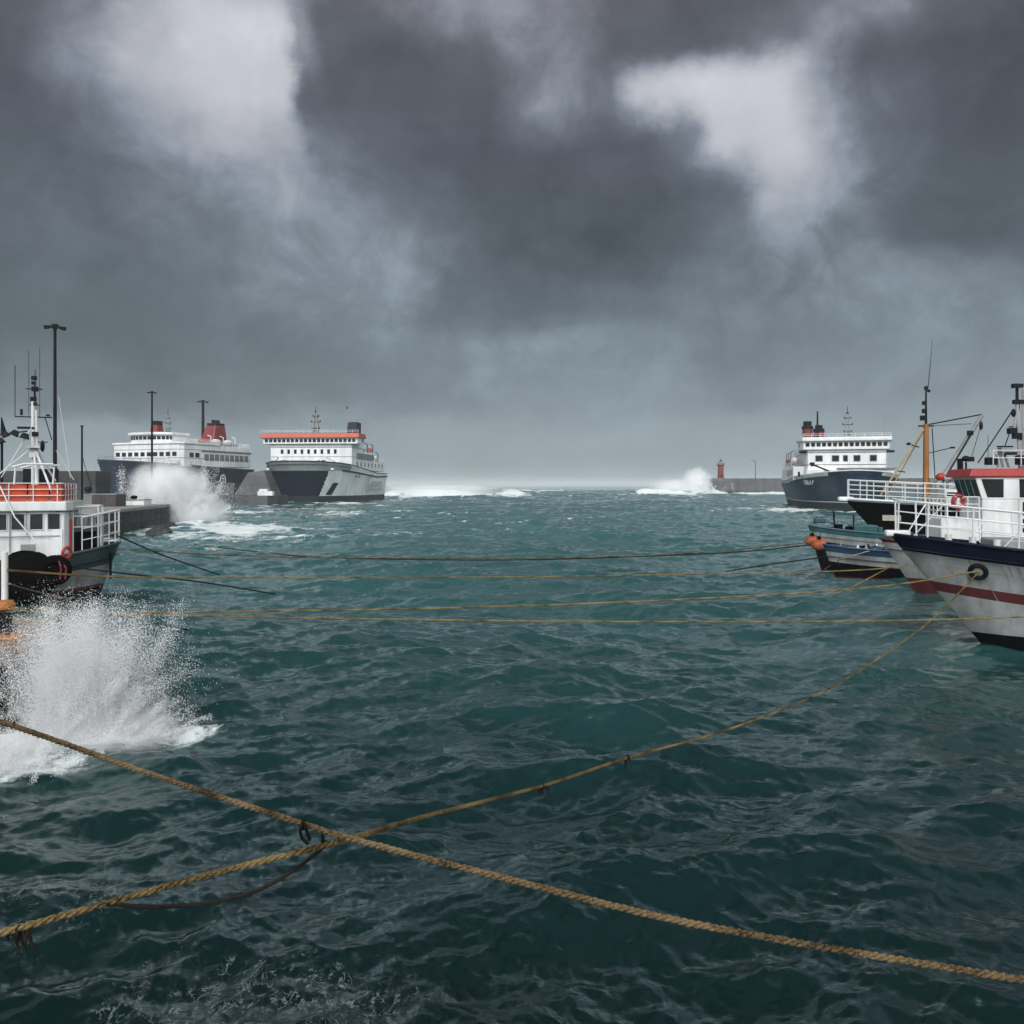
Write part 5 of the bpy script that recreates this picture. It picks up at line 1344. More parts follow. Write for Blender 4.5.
def boat_near():
    a = R(12)
    h_ = Vector((-math.cos(a), math.sin(a), 0))
    L, B = 16.0, 5.0
    tip = at(889, 534, 26.0)
    root = Vector((tip.x, tip.y, 0)) - h_ * (L / 2)
    t = thing('fishing_boat', 'nearest pale grey fishing boat with navy rim, maroon stripe and white bow rail', 'fishing boat', root, math.atan2(h_.y, h_.x), 'fishing boats at the quays')
    sh = lambda u: 2.30 + 1.12 * u ** 1.7
    nb = lambda u: sh(u) - 0.52
    nm = lambda u: sh(u) - 0.08
    m1 = lambda u: nb(u) - 0.62 - 0.34 * u
    m0 = lambda u: m1(u) - 0.33
    mb, e, pt = hull(L, B, 0.45, 2.1, 1.2, sh, [(-1.3, 0), (0.34, 1), (m0, 2), (m1, 1), (nb, 3), (nm, 3), (sh, 3)], -1.3, 3.7, 0.62, fl=1.35, nt_=60)
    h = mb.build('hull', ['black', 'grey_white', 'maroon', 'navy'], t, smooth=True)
    deck(e, 0.4, 'deck', h)
    cap(e, 0.05, 'navy', h)
    # bow rail: leaning stanchions, three bars, both sides
    for side in (1, -1):
        r = MB()
        pts = edge_pts(pt, sh, 0.45, 0.985, side, 24, 0.10)
        out = [p + Vector((0, side * 0.10, 1.12)) for p in pts]
        for f in (0.36, 0.68, 1.0):
            r.tube([p.lerp(q, f) for p, q in zip(pts, out)], 0.035 if f == 1.0 else 0.022, 6)
        for i in list(range(0, 22, 3)) + [23]: r.tube([pts[i], out[i]], 0.03, 6)
        for i in range(4, 24, 6): r.tube([pts[i], out[max(0, i - 2)]], 0.022, 6)
        r.build('bow_railing', 'rail_white', t)
    r = MB(); p = pt(0.985, sh(0.985), 1); p2 = pt(0.985, sh(0.985), -1)
    r.tube([Vector((p.x, p.y + .08, p.z + 1.12)), Vector((p.x + .12, 0, p.z + 1.16)), Vector((p.x, p2.y - .08, p.z + 1.12))], 0.035, 6)
    r.build('pulpit_bar', 'rail_white', t)
    # stem head roller, windlass, inflatable bundle
    MB().box((L / 2 - 0.25, 0, sh(1) + 0.02), (0.75, 0.34, 0.2)).build('stem_roller', 'white', t, bevel=0.06)
    for k, u in enumerate((0.90, 0.86, 0.82)):
        q = pt(u, sh(u), 1); MB().cyl((q.x, q.y * 0.55, q.z - 0.4), 0.10, 0.62, 10).build('bitt', 'white', t)
    q = pt(0.66, sh(0.66), 1)
    m = MB(); m.blob((q.x + 0.6, q.y - 0.35, q.z + 0.12), (2.1, 0.7, 0.75), 18, 10).build('life_raft_canister', 'white', t, smooth=True)
    MB().box((L / 2 - 3.4, 0, sh(0.8) - 0.05), (1.0, 1.3, 0.6)).build('windlass', 'steel', t, bevel=0.06)
    q = pt(0.60, sh(0.60), 1)
    MB().span(q.x - 3.0, q.x - 0.35, q.y - 0.30, q.y - 0.12, q.z - 0.3, q.z + 0.65).build('bulwark_panel', 'white', t, bevel=0.04)
    MB().span(q.x - 4.5, q.x - 2.0, -1.6, 1.4, q.z - 0.4, q.z + 1.5).build('deckhouse', 'white', t, bevel=0.08)
    # hawse pipe
    hx = None
    best = 1e9
    for u in np.linspace(0.5, 0.98, 200):
        for z in np.linspace(1.2, 2.8, 40):
            w = root + Matrix.Rotation(math.atan2(h_.y, h_.x), 3, 'Z') @ pt(u, z, 1)
            px, py = 512 + w.x / w.y * FPX, HOR + (CAM_H - w.z) / w.y * FPX
            d = (px - 978) ** 2 + (py - 571) ** 2
            if d < best: best, hx, hw = d, (u, z), w
    p = pt(hx[0], hx[1], 1)
    n_ = (pt(hx[0] + 0.01, hx[1], 1) - p).cross(pt(hx[0], hx[1] + 0.05, 1) - p).normalized()
    if n_.y < 0: n_ = -n_
    rot = Vector((0, 1, 0)).rotation_difference(n_).to_matrix()
    MB().torus(p + n_ * 0.02, 0.21, 0.075, 'y', 22, 8, rot=rot).build('hawse_ring', 'dark_steel', t, smooth=True)
    MB().blob((0, 0, 0), (0.36, 0.10, 0.36), 14, 8).build('hawse_hole', 'steel', t).matrix_local = Matrix.Translation(p + n_ * 0.01) @ rot.to_4x4()
    # white rubbing bar low on the side
    k = MB(); k.tube([pt(u, m0(u) - 0.10, 1) + Vector((0, 0.06, 0)) for u in np.linspace(0.3, 0.685, 14)], 0.09, 8); k.build('rubbing_bar', 'white', t, smooth=True)
    sm = MB()
    for zf_ in (lambda u: nb(u) - 0.30, lambda u: m0(u) - 0.55):
        sm.tube([pt(u, zf_(u), 1) + Vector((0, 0.004, 0)) for u in np.linspace(0.3, 0.955, 40)], 0.007, 5)
    for u in (0.56, 0.64, 0.72, 0.80, 0.88):
        sm.tube([pt(u, z, 1) + Vector((0, 0.004, 0)) for z in np.linspace(0.45, nb(u) - 0.02, 14)], 0.006, 5)
    sm.build('plate_seam', 'steel', h)
    rr_ = random.Random(9)
    st = MB()
    for k in range(16):
        u = rr_.uniform(0.5, 0.93); z = rr_.choice([nb(u) - 0.03, nb(u) - 0.03, m0(u) - 0.02])
        ln_ = rr_.uniform(0.15, 0.55); wd = rr_.uniform(0.006, 0.02)
        pts_ = [pt(u, z - ln_ * f, 1) + Vector((0, 0.006, 0)) for f in np.linspace(0, 1, 6)]
        st.tube(pts_, [wd * (1 - 0.8 * f) for f in np.linspace(0, 1, 6)], 4)
    st.build('rust_run', 'rust_stain', h)
    nmx = MB(); q = pt(0.80, 0.8, 1)
    for k in range(3): nmx.tube([q + Vector((-0.1 * k, 0.03, 0)), q + Vector((-0.1 * k - 0.12, 0.03, 0.35 - 0.1 * k))], 0.012, 5)
    nmx.build('draught_mark', 'black', t)
    return hw
HAWSE = boat_near()

def boat_red_roof():
    a = R(9)
    h_ = Vector((-math.cos(a), math.sin(a), 0))
    L, B = 15.0, 4.8
    tip = at(880, 540, 35.2)
    root = Vector((tip.x, tip.y, 0)) - h_ * (L / 2)
    rz = math.atan2(h_.y, h_.x)
    t = thing('fishing_boat', 'fishing boat with red roofed white wheelhouse and maroon bottom, moored behind the nearest boat', 'fishing boat', root, rz, 'fishing boats at the quays')
    sh = lambda u: 1.9 + 0.75 * u ** 1.6
    rb = lambda u: sh(u) - 0.14
    mb, e, pt = hull(L, B, 0.45, 2.1, 1.2, sh, [(-1.2, 0), (0.95, 1), (rb, 0), (sh, 0)], -1.2, 2.4, 0.66, fl=1.3)
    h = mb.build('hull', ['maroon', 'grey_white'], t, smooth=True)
    deck(e, 0.4, 'deck', h); cap(e, 0.05, 'maroon', h)
    inv = Matrix.Rotation(-rz, 3, 'Z')
    def loc(px, py, Y): return inv @ (at(px, py, Y) - root)
    c = loc(976, 472, 33.6)            # near front corner of the wheelhouse roof
    xf, yn = c.x, c.y
    W = min(2 * yn, 3.2) if yn > 0 else 3.0
    yn = max(yn, 1.3); yf = -yn + 0.2
    zr = c.z
    xf -= 0.15
    z0 = 1.5
    zt = zr - 0.20
    # raked front: the wheelhouse leans forward at window height
    mbw = MB()
    A = [(xf, yn), (xf, yf), (xf - 4.6, yf), (xf - 4.6, yn)]
    mbw.prism(A, z0, zt - 0.95)
    mbw.prism(A, zt - 0.95, zt, top=[(xf + 0.28, yn), (xf + 0.28, yf), (xf - 4.6, yf), (xf - 4.6, yn)])
    w = mbw.build('wheelhouse', 'white', t, bevel=0.03)
    for i in range(4):
        y0_ = yn + (yf - yn) * (i + 0.5) / 4
        q = MB()
        hw_ = abs(yn - yf) / 4 * 0.40
        f = lambda z: xf + 0.28 * (z - (zt - 0.95)) / 0.95 + 0.02
        z1_, z2_ = zt - 0.82, zt - 0.12
        q.add([(f(z1_), y0_ - hw_, z1_), (f(z1_), y0_ + hw_, z1_), (f(z2_), y0_ + hw_, z2_), (f(z2_), y0_ - hw_, z2_),
               (f(z1_) - 0.04, y0_ - hw_, z1_), (f(z1_) - 0.04, y0_ + hw_, z1_), (f(z2_) - 0.04, y0_ + hw_, z2_), (f(z2_) - 0.04, y0_ - hw_, z2_)],
              [(0, 1, 2, 3), (7, 6, 5, 4), (0, 4, 5, 1), (1, 5, 6, 2), (2, 6, 7, 3), (3, 7, 4, 0)])
        q.build('window', 'glass', w)
    # side windows with a slanted leading edge
    for xa, xb, sl in ((xf - 0.18, xf - 0.82, 0.22), (xf - 1.42, xf - 2.0, 0), (xf - 2.3, xf - 3.0, 0)):
        z1_, z2_ = zt - 0.86, zt - 0.10
        q = MB(); y_ = yn + 0.012
        q.add([(xa - 0.02, y_, z1_), (xb, y_, z1_), (xb, y_, z2_), (xa + sl, y_, z2_), (xa - 0.02, y_ - 0.04, z1_), (xb, y_ - 0.04, z1_), (xb, y_ - 0.04, z2_), (xa + sl, y_ - 0.04, z2_)],
              [(3, 2, 1, 0), (4, 5, 6, 7), (0, 1, 5, 4), (1, 2, 6, 5), (2, 3, 7, 6), (3, 0, 4, 7)])
        q.build('window', 'glass', w)
    d = MB().span(xf - 2.05, xf - 1.40, yn + 0.004, yn + 0.05, zt - 2.5, zt - 0.95).build('door', 'white', t)
    MB().span(xf - 1.92, xf - 1.53, yn + 0.052, yn + 0.07, zt - 1.6, zt - 1.05).build('window', 'glass', d)
    MB().span(xf - 1.92, xf - 1.53, yn + 0.052, yn + 0.07, zt - 2.3, zt - 1.75).build('window', 'glass', d)
    MB().prism([(xf + 0.55, yn + 0.12), (xf + 0.55, yf - 0.12), (xf - 4.8, yf - 0.12), (xf - 4.8, yn + 0.12)], zt, zr + 0.14,
               top=[(xf + 0.40, yn + 0.05), (xf + 0.40, yf - 0.05), (xf - 4.8, yf - 0.05), (xf - 4.8, yn + 0.05)]).build('roof', 'red', t, bevel=0.03)
    # upper gear
    ym = 0.3
    SX, SZ = solver(root, rz)
    X = lambda px: SX(px, ym)
    zz = lambda py: SZ(py, X(1005), ym)
    r = MB(); r.rail([(X(985), yn - 0.2, zr + 0.28), (X(1040), yn - 0.2, zr + 0.28)], 0.62, 0.9, 2, 0.02); r.build('roof_railing', 'rail_white', t)
    MB().span(X(991), X(980), yn - 0.6, yn - 0.3, zr + 0.3, zr + 0.62).build('roof_box', 'dark_steel', t, bevel=0.03)
    MB().span(X(1019), X(1010), yn - 0.6, yn - 0.3, zr + 0.3, zr + 0.7).build('roof_box', 'dark_steel', t, bevel=0.03)
    m = MB()
    xm = X(1019)
    for px in (998, 1003, 1009): m.tube([(X(px), ym, zr + 0.2), (X(1000 + (px - 1003) * 0.7), ym, zz(454))], 0.05, 6)
    m.tube([(X(1020), ym, zr), (X(1017), ym, zz(404))], 0.07, 8)
    m.tube([(X(1023), ym, zr), (X(1023), ym, zz(390))], 0.05, 8)
    m.tube([(X(1014), ym, zz(430)), (X(1018), ym, zz(404))], 0.05, 6)
    m.box((X(1008), ym, zz(453)), (0.62, 0.5, 0.16)); m.box((X(1006), ym, zz(450)), (0.5, 0.4, 0.22))
    m.build('mast', 'grey_white', t)
    g = Pieces()
    g.tube([(X(997), ym, zz(446.5)), (X(1013), ym, zz(446.5))], 0.035, 6)
    g.box((X(1008), ym, zz(453.5)), (0.5, 0.55, 0.10))
    g.tube([(X(1017), ym, zz(404)), (X(1017), ym, zz(388))], 0.06, 6)
    for px, py, s in ((1015, 386, 0.22), (1020, 386, 0.2), (1016, 402, 0.22), (1022, 402, 0.2), (1012, 431, 0.3), (1017, 436, 0.3)):
        g.box((X(px), ym, zz(py)), (s, s, s * 0.8))
    g.tube([(X(1009), ym, zz(427)), (X(1019), ym, zz(427))], 0.03, 6)
    g.tube([(X(1010), ym, zz(430)), (X(1021), ym, zz(440))], 0.07, 6)
    g.blob((X(1013.5), ym, zz(413)), (0.2, 0.2, 0.36), 8, 6)
    g.tube([(X(1013), ym, zz(410)), (X(978), ym, zz(463))], 0.028, 5)
    g.tube([(X(1010), ym, zz(432)), (X(1005), ym, zz(446))], 0.022, 5)
    g.tube([(X(1020), ym, zz(400)), (X(1017), ym, zz(425))], 0.03, 5)
    g.tube([(X(988), ym, zz(464)), (X(988), ym, zz(435))], 0.010, 5)
    g.build('mast_gear', 'dark_steel', t)
    s = MB(); s.tube([(X(966), ym, zr + 0.1), (X(966), ym, zz(462))], 0.04, 6); s.blob((X(966), ym, zz(458.5)), (0.36, 0.3, 0.26), 10, 8).box((X(971), ym, zz(459)), (0.2, 0.2, 0.2)); s.build('searchlight', 'dark_steel', t, smooth=True)
    for y_ in (-0.9, -0.6): MB().cyl((xf + 0.1, y_, zr + 0.12), 0.07, 0.5, 8).build('horn', 'dark_steel', t)
    f = MB()
    fx = xf + 0.4
    f.rail([(fx + 1.0, yn - 0.1, 3.6), (fx - 0.2, yn + 0.2, 3.6)], 0.9, 0.4, 3, 0.025)
    f.rail([(fx + 1.0, yf, 3.6), (fx + 1.0, yn - 0.1, 3.6)], 0.9, 0.5, 3, 0.025)
    f.build('foredeck_railing', 'rail_white', t)
    MB().prism([(xf, yn - 0.05), (xf, yf), (xf + 1.5, yf + 0.2), (xf + 1.5, yn - 0.3)], 1.6, 3.6).build('foredeck_house', 'white', t, bevel=0.05)
    b = loc(962, 502, 33.0)
    return (root, rz, b, xf, yn)
RR_root, RR_rz, RR_b, RR_xf, RR_yn = boat_red_roof()
q = RR_root + Matrix.Rotation(RR_rz, 3, 'Z') @ Vector((RR_b.x, RR_yn + 0.12, RR_b.z))
t = thing('life_ring', 'bright red life ring on the white wheelhouse below the red roof', 'life ring', q, RR_rz + 0.4)
MB().torus((0, 0, 0), 0.26, 0.085, 'y', 20, 8).build('ring_body', 'red', t, smooth=True)
mb = MB()
for k in range(4):
    an = math.pi / 4 + k * math.pi / 2
    mb.torus((0.26 * math.cos(an), 0, 0.26 * math.sin(an)), 0.088, 0.012, 'x', 10, 5, rot=Matrix.Rotation(-an - math.pi / 2, 3, 'Y'))
mb.build('ring_band', 'white', t)

def boat_black():
    a = R(7)
    h_ = Vector((-math.cos(a), math.sin(a), 0))
    L, B = 19.0, 6.0
    tip = at(844, 499, 56.0)
    root = Vector((tip.x, tip.y, 0)) - h_ * (L / 2)
    rz = math.atan2(h_.y, h_.x)
    t = thing('fishing_boat', 'black hulled fishing boat with brown wooden mast, white bow rail and derrick', 'fishing boat', root, rz, 'fishing boats at the quays')
    sh = lambda u: 3.3 + 0.75 * u ** 1.5
    wb = lambda u: sh(u) - 0.16
    mb, e, pt = hull(L, B, 0.45, 2.0, 1.15, sh, [(-1.2, 0), (0.5, 1), (wb, 2), (sh, 2)], -1.2, 4.6, 0.6, fl=1.4)
    h = mb.build('hull', ['maroon', 'black', 'white'], t, smooth=True)
    deck(e, 0.5, 'deck', h); cap(e, 0.09, 'rail_white', h)
    for side in (1, -1):
        r = MB(); r.rail(edge_pts(pt, sh, 0.2, 0.985, side, 24, 0.1), 1.32, 1.15, 4, 0.035, 0.05); r.build('bow_railing', 'rail_white', t)
    MB().box((L / 2 - 0.1, 0, sh(1) - 0.02), (1.0, 0.5, 0.3)).build('stem_roller', 'white', t, bevel=0.08)
    inv = Matrix.Rotation(-rz, 3, 'Z')
    def loc(px, py, Y=54.5): return inv @ (at(px, py, Y) - root)
    SX, SZ = solver(root, rz)
    X = lambda px: SX(px, 0)
    zz = lambda py: SZ(py, X(926), 0)
    q = loc(881, 518)
    uu = (q.x + L / 2) / L
    p = pt(uu, q.z, 1)
    nb_ = MB(); d = (pt(uu + 0.02, q.z, 1) - pt(uu - 0.02, q.z, 1)).normalized()
    nb_.box(p + Vector((0, 0.09, 0)), (1.15, 0.06, 0.38), rot=Matrix.Rotation(math.atan2(d.y, d.x), 3, 'Z')).build('name_board', 'cream', t)
    # wooden mast
    xm = X(926)
    MB().tube([(xm, 0, 3.0), (xm, 0, zz(460)), (xm + 0.0, 0, zz(424))], [0.22, 0.19, 0.17], 12).build('wooden_mast', 'wood_mast', t, smooth=True)
    g = Pieces()
    g.tube([(xm, 0, zz(424)), (xm, 0, zz(386))], [0.09, 0.05], 8)
    g.tube([(xm - 0.1, 0, zz(392)), (xm - 0.42, 0, zz(341))], [0.03, 0.012], 5)
    for py, dx_, s in ((388, 0, 0.2), (391, -0.18, 0.16), (403, 0.1, 0.24), (411, 0.1, 0.26), (418, 0.2, 0.3)): g.box((xm + dx_, 0, zz(py)), (s, s, s * 1.1))
    g.tube([(xm + 0.5, 0, zz(426)), (xm - 0.5, 0, zz(426))], 0.06, 6)
    g.build('mast_gear', 'dark_steel', t)
    s = MB()
    for px, py, y_ in ((877, 496, 0.6), (890, 497, -0.6)):
        s.tube([(xm, 0, zz(426)), (X(px), y_, zz(py))], 0.055, 6)
    s.build('forestay', 'spar', t)
    s = MB()
    s.tube([(X(897), 0.2, zz(471)), (X(905), 0, zz(472))], 0.04, 6)
    s.tube([(X(910), 0.3, zz(445)), (X(920), -.2, zz(447))], 0.04, 6)
    s.box((X(907), 0.3, zz(444)), (0.22, 0.2, 0.18))
    s.tube([(X(929), 0, zz(453)), (X(950), 0.4, zz(448))], 0.03, 5); s.box((X(950), 0.4, zz(448)), (0.3, 0.12, 0.12))
    s.tube([(X(932), 0, zz(428)), (X(935), 0, zz(478))], 0.035, 5)
    s.build('light_bracket', 'dark_steel', t)
    b = MB(); b.tube([(X(934), 0.4, zz(488)), (X(976), 0.9, zz(417))], [0.19, 0.12], 10); b.build('derrick_boom', 'grey_white', t, smooth=True)
    b = MB(); b.tube([(X(937), 0.62, zz(486)), (X(966), 1.05, zz(432))], 0.05, 6); b.box((X(964), 0.95, zz(434)), (0.35, 0.2, 0.3)); b.blob((X(975), 0.9, zz(427)), (0.25, 0.25, 0.62), 8, 6)
    b.tube([(xm, 0, zz(425)), (X(976), 0.9, zz(416))], 0.045, 5); b.tube([(xm, 0, zz(426)), (X(966), 0.8, zz(425))], 0.02, 5)
    b.tube([(X(974), 0.9, zz(430)), (X(963), 1.2, zz(460))], 0.02, 5)
    b.build('derrick_rigging', 'dark_steel', t)
    # wheelhouse partly hidden behind the red roofed boat
    w = MB().span(X(1000), X(936), -1.8, 1.6, 3.0, zz(489)).build('deckhouse', 'white', t, bevel=0.05)
    for px in (941, 949, 957): wins(w, (X(px) - 0.25, 1.6), (X(px) + 0.25, 1.6), zz(494), 0.28, 1, 0.5, -1, thick=0.04)
    m = MB()
    rr_ = random.Random(4)
    for k in range(16):
        m.box((X(936 + k * 1.7), rr_.uniform(-1, 1), zz(486) + rr_.uniform(0, 0.7)), (rr_.uniform(.15, .5), 0.3, rr_.uniform(.15, .5)))
    o_ = m.build('deck_gear', 'steel', t); o_['kind'] = 'stuff'
    MB().blob((X(938), 0.5, zz(477)), (0.7, 0.6, 0.55), 12, 8).build('marker_float', 'red', t, smooth=True)
    return root, rz, pt
boat_black()

def small_boat(name, label, px0, Y, L, B, mats, z_b, z_s, fender=False, seed=1, a=R(6), gear=True):
    h_ = Vector((-math.cos(a), math.sin(a), 0))
    x0 = (px0 - 512) / FPX * Y
    root = Vector((x0, Y, 0)) - h_ * (L / 2)
    rz = math.atan2(h_.y, h_.x)
    t = thing(name, label, 'small boat', root, rz, 'small open boats between the fishing boats')
    sh = lambda u: z_s + (z_b - z_s) * u ** 1.8
    wt = lambda u: sh(u) - 0.34
    wb = lambda u: sh(u) - 0.34 - 0.52
    mb, e, pt = hull(L, B, 0.42, 2.1, 1.3, sh, [(-0.6, 0), (0.18, 1), (wb, 2), (wt, 3), (sh, 3)], -0.6, 0.9, 0.68, fl=1.3)
    h = mb.build('hull', mats, t, smooth=True)
    deck(e, 0.55, 'deck', h); cap(e, 0.05, mats[3], h)
    return t, root, rz, sh, pt, L
# teal boat
t, rt, rz, sh, pt, L = small_boat('open_boat', 'teal rimmed white open boat with bare mast, behind the blue boat', 808, 48.5, 6.5, 2.3, ['black', 'black', 'grey_white', 'teal'], 2.55, 2.05)  # white band given the darker grey white, shade put into its colour
m = MB(); m.tube([(L / 2 - 1.6, 0, 1.6), (L / 2 - 1.5, 0, 3.4)], 0.06, 8); m.tube([(L / 2 - 2.6, 0.2, 1.5), (L / 2 - 2.6, 0.2, 3.2)], 0.05, 8); m.build('short_mast', 'dark_steel', t)
MB().box((L / 2 - 3.2, 0, 2.2), (1.4, 1.3, 0.8)).build('cuddy', 'teal', t, bevel=0.06)
m = MB(); m.tube([(L / 2 - 0.1, 0, 2.6), (L / 2 - 0.9, 0, 2.85), (L / 2 - 1.5, 0, 2.7)], 0.04, 6); m.tube([(L / 2 - 1.5, 0, 2.6), (L / 2 - 0.4, 0.2, 3.1), (L / 2 - 0.2, 0.2, 2.6)], 0.03, 6); m.build('boat_rail', 'teal', t)
MB().box((L / 2 - 0.7, 0, 2.85), (0.7, 0.4, 0.3)).build('anchor_roller', 'teal', t, bevel=0.06)
rr_ = random.Random(12)
for k in range(6):
    x_, y_ = L / 2 - 1.2 - 0.55 * k, rr_.uniform(-0.4, 0.6)
    MB().box((x_, y_, sh(0.6) + 0.05), (rr_.uniform(.25, .5), rr_.uniform(.25, .5), rr_.uniform(.35, .7)), rot=Matrix.Rotation(rr_.uniform(0, 1), 3, 'Z')).build('gear_box', rr_.choice(['black_rubber', 'teal', 'blue', 'tin']), t, bevel=0.03)
MB().tube([(L / 2 - 1.52, 0, 3.3), (L / 2 - 0.05, 0, 2.75)], 0.015, 5).build('mast_stay', 'dark_steel', t)
# blue boat
t, rt, rz, sh, pt, L = small_boat('open_boat', 'blue rimmed open boat with shaded white band and dark maroon bottom', 823, 42.3, 6.4, 2.5, ['maroon', 'black', 'grey_white', 'blue'], 1.85, 1.5)  # band darkened from white, its shade painted in as grey white
rr_ = random.Random(2)
for k in range(8):
    x_, y_ = L / 2 - 1.6 - 0.42 * k, rr_.uniform(-0.5, 0.6)
    m = MB(); m.lathe((x_, y_, sh(0.7) - 0.35), [(0.10, 0), (0.13, 0.1), (0.13, 0.36), (0.05, 0.46), (0.04, 0.55)], 8)
    m.build('pot_marker', ['white', 'grey_white', 'dark_steel'][k % 3], t, smooth=True)
MB().box((L / 2 - 4.4, 0.1, sh(0.4) + 0.15), (0.9, 1.2, 0.6)).build('fish_box', 'maroon', t, bevel=0.05)
for k in range(5):
    MB().blob((L / 2 - 2.0 - 0.6 * k, rr_.uniform(-.3, .5), sh(0.6) - 0.02), (0.7, 0.6, 0.42), 10, 7, jit=0.12, seed=k).build('net_bundle', rr_.choice(['black_rubber', 'blue', 'teal', 'maroon']), t)
m = MB(); m.tube([(L / 2 - 0.9, 0, 1.2), (L / 2 - 0.9, 0, 2.1)], 0.05, 8); m.build('samson_post', 'spar', t)
# orange buoys
for k, (px, py, Y, d, lab) in enumerate([(812, 541, 46.0, 0.66, 'faded orange round buoy at the bow of the teal boat, left of the pair'), (819, 545, 45.2, 0.72, 'deep orange red buoy against the blue boat bow, right of the pair')]):
    p = at(px, py, Y)
    t = thing('mooring_buoy', lab, 'buoy', p, 0.0, 'orange buoys by the small boats')
    MB().blob((0, 0, 0), (d * 1.2, d, d * 0.92), 20, 14, jit=0.025, seed=k).build('buoy_body', 'buoy', t, smooth=True)
    MB().lathe((0, 0, d * 0.46), [(0.13, 0), (0.11, 0.12), (0.05, 0.16)], 12).build('buoy_eye', 'black_rubber', t)
    MB().tube([(0, 0, d * 0.55), (0.25, 0.3, d * 0.9 + 0.1)], 0.02, 5).build('lanyard', 'rope_dark', t)

# ------------------------------------------------------------------ mooring ropes
def laid_rope(name, pts, r, mat, label, parent=None, strands=True, group='mooring ropes across the harbour', pitch=6.0, sides=6):
    """three-strand rope along a smooth line"""
    P = spline(pts, 24)
    L = [0.0]
    for a, b in zip(P, P[1:]): L.append(L[-1] + (b - a).length)
    mb = MB()
    if strands:
        n = max(40, int(L[-1] / (pitch * r) * 9))
        Ls = np.array(L); A = np.array([tuple(p) for p in P])
        s = np.linspace(0, L[-1], n)
        C = np.stack([np.interp(s, Ls, A[:, k]) for k in range(3)], -1)
        T = np.gradient(C, axis=0); T /= np.linalg.norm(T, axis=1)[:, None]
        U = np.cross(T, np.array([0, 0, 1.0])); U /= np.linalg.norm(U, axis=1)[:, None]
        V = np.cross(U, T)
        for k in range(3):
            ph = 2 * np.pi * k / 3 + 2 * np.pi * s / (pitch * r)
            wob = 1.0 + 0.10 * np.sin(s * 7.3 + 1.7 * k) + 0.08 * np.sin(s * 23.0 + k)
            Q = C + wob[:, None] * (U * np.cos(ph)[:, None] + V * np.sin(ph)[:, None]) * r * 0.50
            th = np.linspace(0, 2 * np.pi, sides, endpoint=False)
            ring = Q[:, None, :] + (U[:, None, :] * np.cos(th)[None, :, None] + V[:, None, :] * np.sin(th)[None, :, None]) * r * 0.54
            vs = ring.reshape(-1, 3)
            i = np.arange(n - 1)[:, None] * sides; j = np.arange(sides)[None]; j1 = (j + 1) % sides
            fs = np.stack([i + j, i + j1, i + sides + j1, i + sides + j], -1).reshape(-1, 4)
            mb.add([tuple(v) for v in vs], [tuple(int(x) for x in f) for f in fs])
    else:
        mb.tube(P, r, 7)
    o = mb.build(name, mat, parent, smooth=True)
    if parent is None: tag(o, label, 'rope', group)
    return o, P
W = lambda *a: [at(*p) for p in a]
ropeA, PA = laid_rope('mooring_rope', W((-140, 684, 6.7), (0, 722, 6.2), (150, 774, 5.8), (300, 823, 5.42), (345, 837, 5.30), (512, 880, 4.98), (700, 925, 4.72), (1024, 980, 4.4), (1180, 1002, 4.3)),
                      0.0215, 'rope_tan', 'thickest brown twisted rope slanting from left edge to lower right foreground', pitch=6.2, sides=8)
ropeB, PB = laid_rope('mooring_rope', [HAWSE + Vector((0, -0.05, 0))] + W((940, 612, 23.4), (905, 640, 21.2), (830, 688, 17.4), (735, 727, 14.2), (630, 757, 11.8), (545, 785, 9.9), (430, 815, 7.6), (345, 840, 5.42), (200, 877, 4.95), (0, 933, 4.5), (-150, 968, 4.25)),
                      0.0215, 'rope_ochre', 'long ochre rope from the nearest boat hawse hole down to the lower left corner', pitch=7.5, sides=8)
# hanging lashings and loops
def small_line(pts, r, mat, label, cat='lashing', group=None, name='rope_lashing', parent=None):
    mb = MB(); mb.tube(spline(pts, 10), r, 7)
    o = mb.build(name, mat, parent, smooth=True)
    if parent is None: tag(o, label, cat, group)
    return o
small_line(W((303, 822, 5.36), (300.5, 829, 5.36), (302, 838, 5.38), (308, 844, 5.40)) , 0.011, 'rope_dark', 'dark frayed lashing hanging left of the rope crossing', group='lashings on the crossing ropes')
mb = MB(); c = at(304, 824, 5.41); mb.torus(c, 0.032, 0.011, 'x', 14, 6)
mb.tube(spline(W((305, 824, 5.36), (307, 832, 5.38), (310, 840, 5.40)), 6), 0.012, 6)
o = mb.build('rope_knot', 'rope_dark', smooth=True); tag(o, 'dark knotted loop tied round the brown rope left of the crossing', 'knot')
small_line(W((322, 834, 5.30), (323, 840, 5.33), (321, 846, 5.36), (325, 847, 5.36), (326, 841, 5.32)), 0.011, 'rope_dark', 'dark tie binding the two thick ropes just left of their crossing', group='lashings on the crossing ropes')
small_line(W((325, 846, 5.34), (300, 866, 5.2), (275, 882, 5.1), (245, 895, 5.0), (200, 904, 4.9), (150, 907, 4.8), (108, 904, 4.72)), 0.0125, 'rope_dark', 'thin dark slack line hanging below the ochre rope at lower left', cat='rope', name='slack_line')
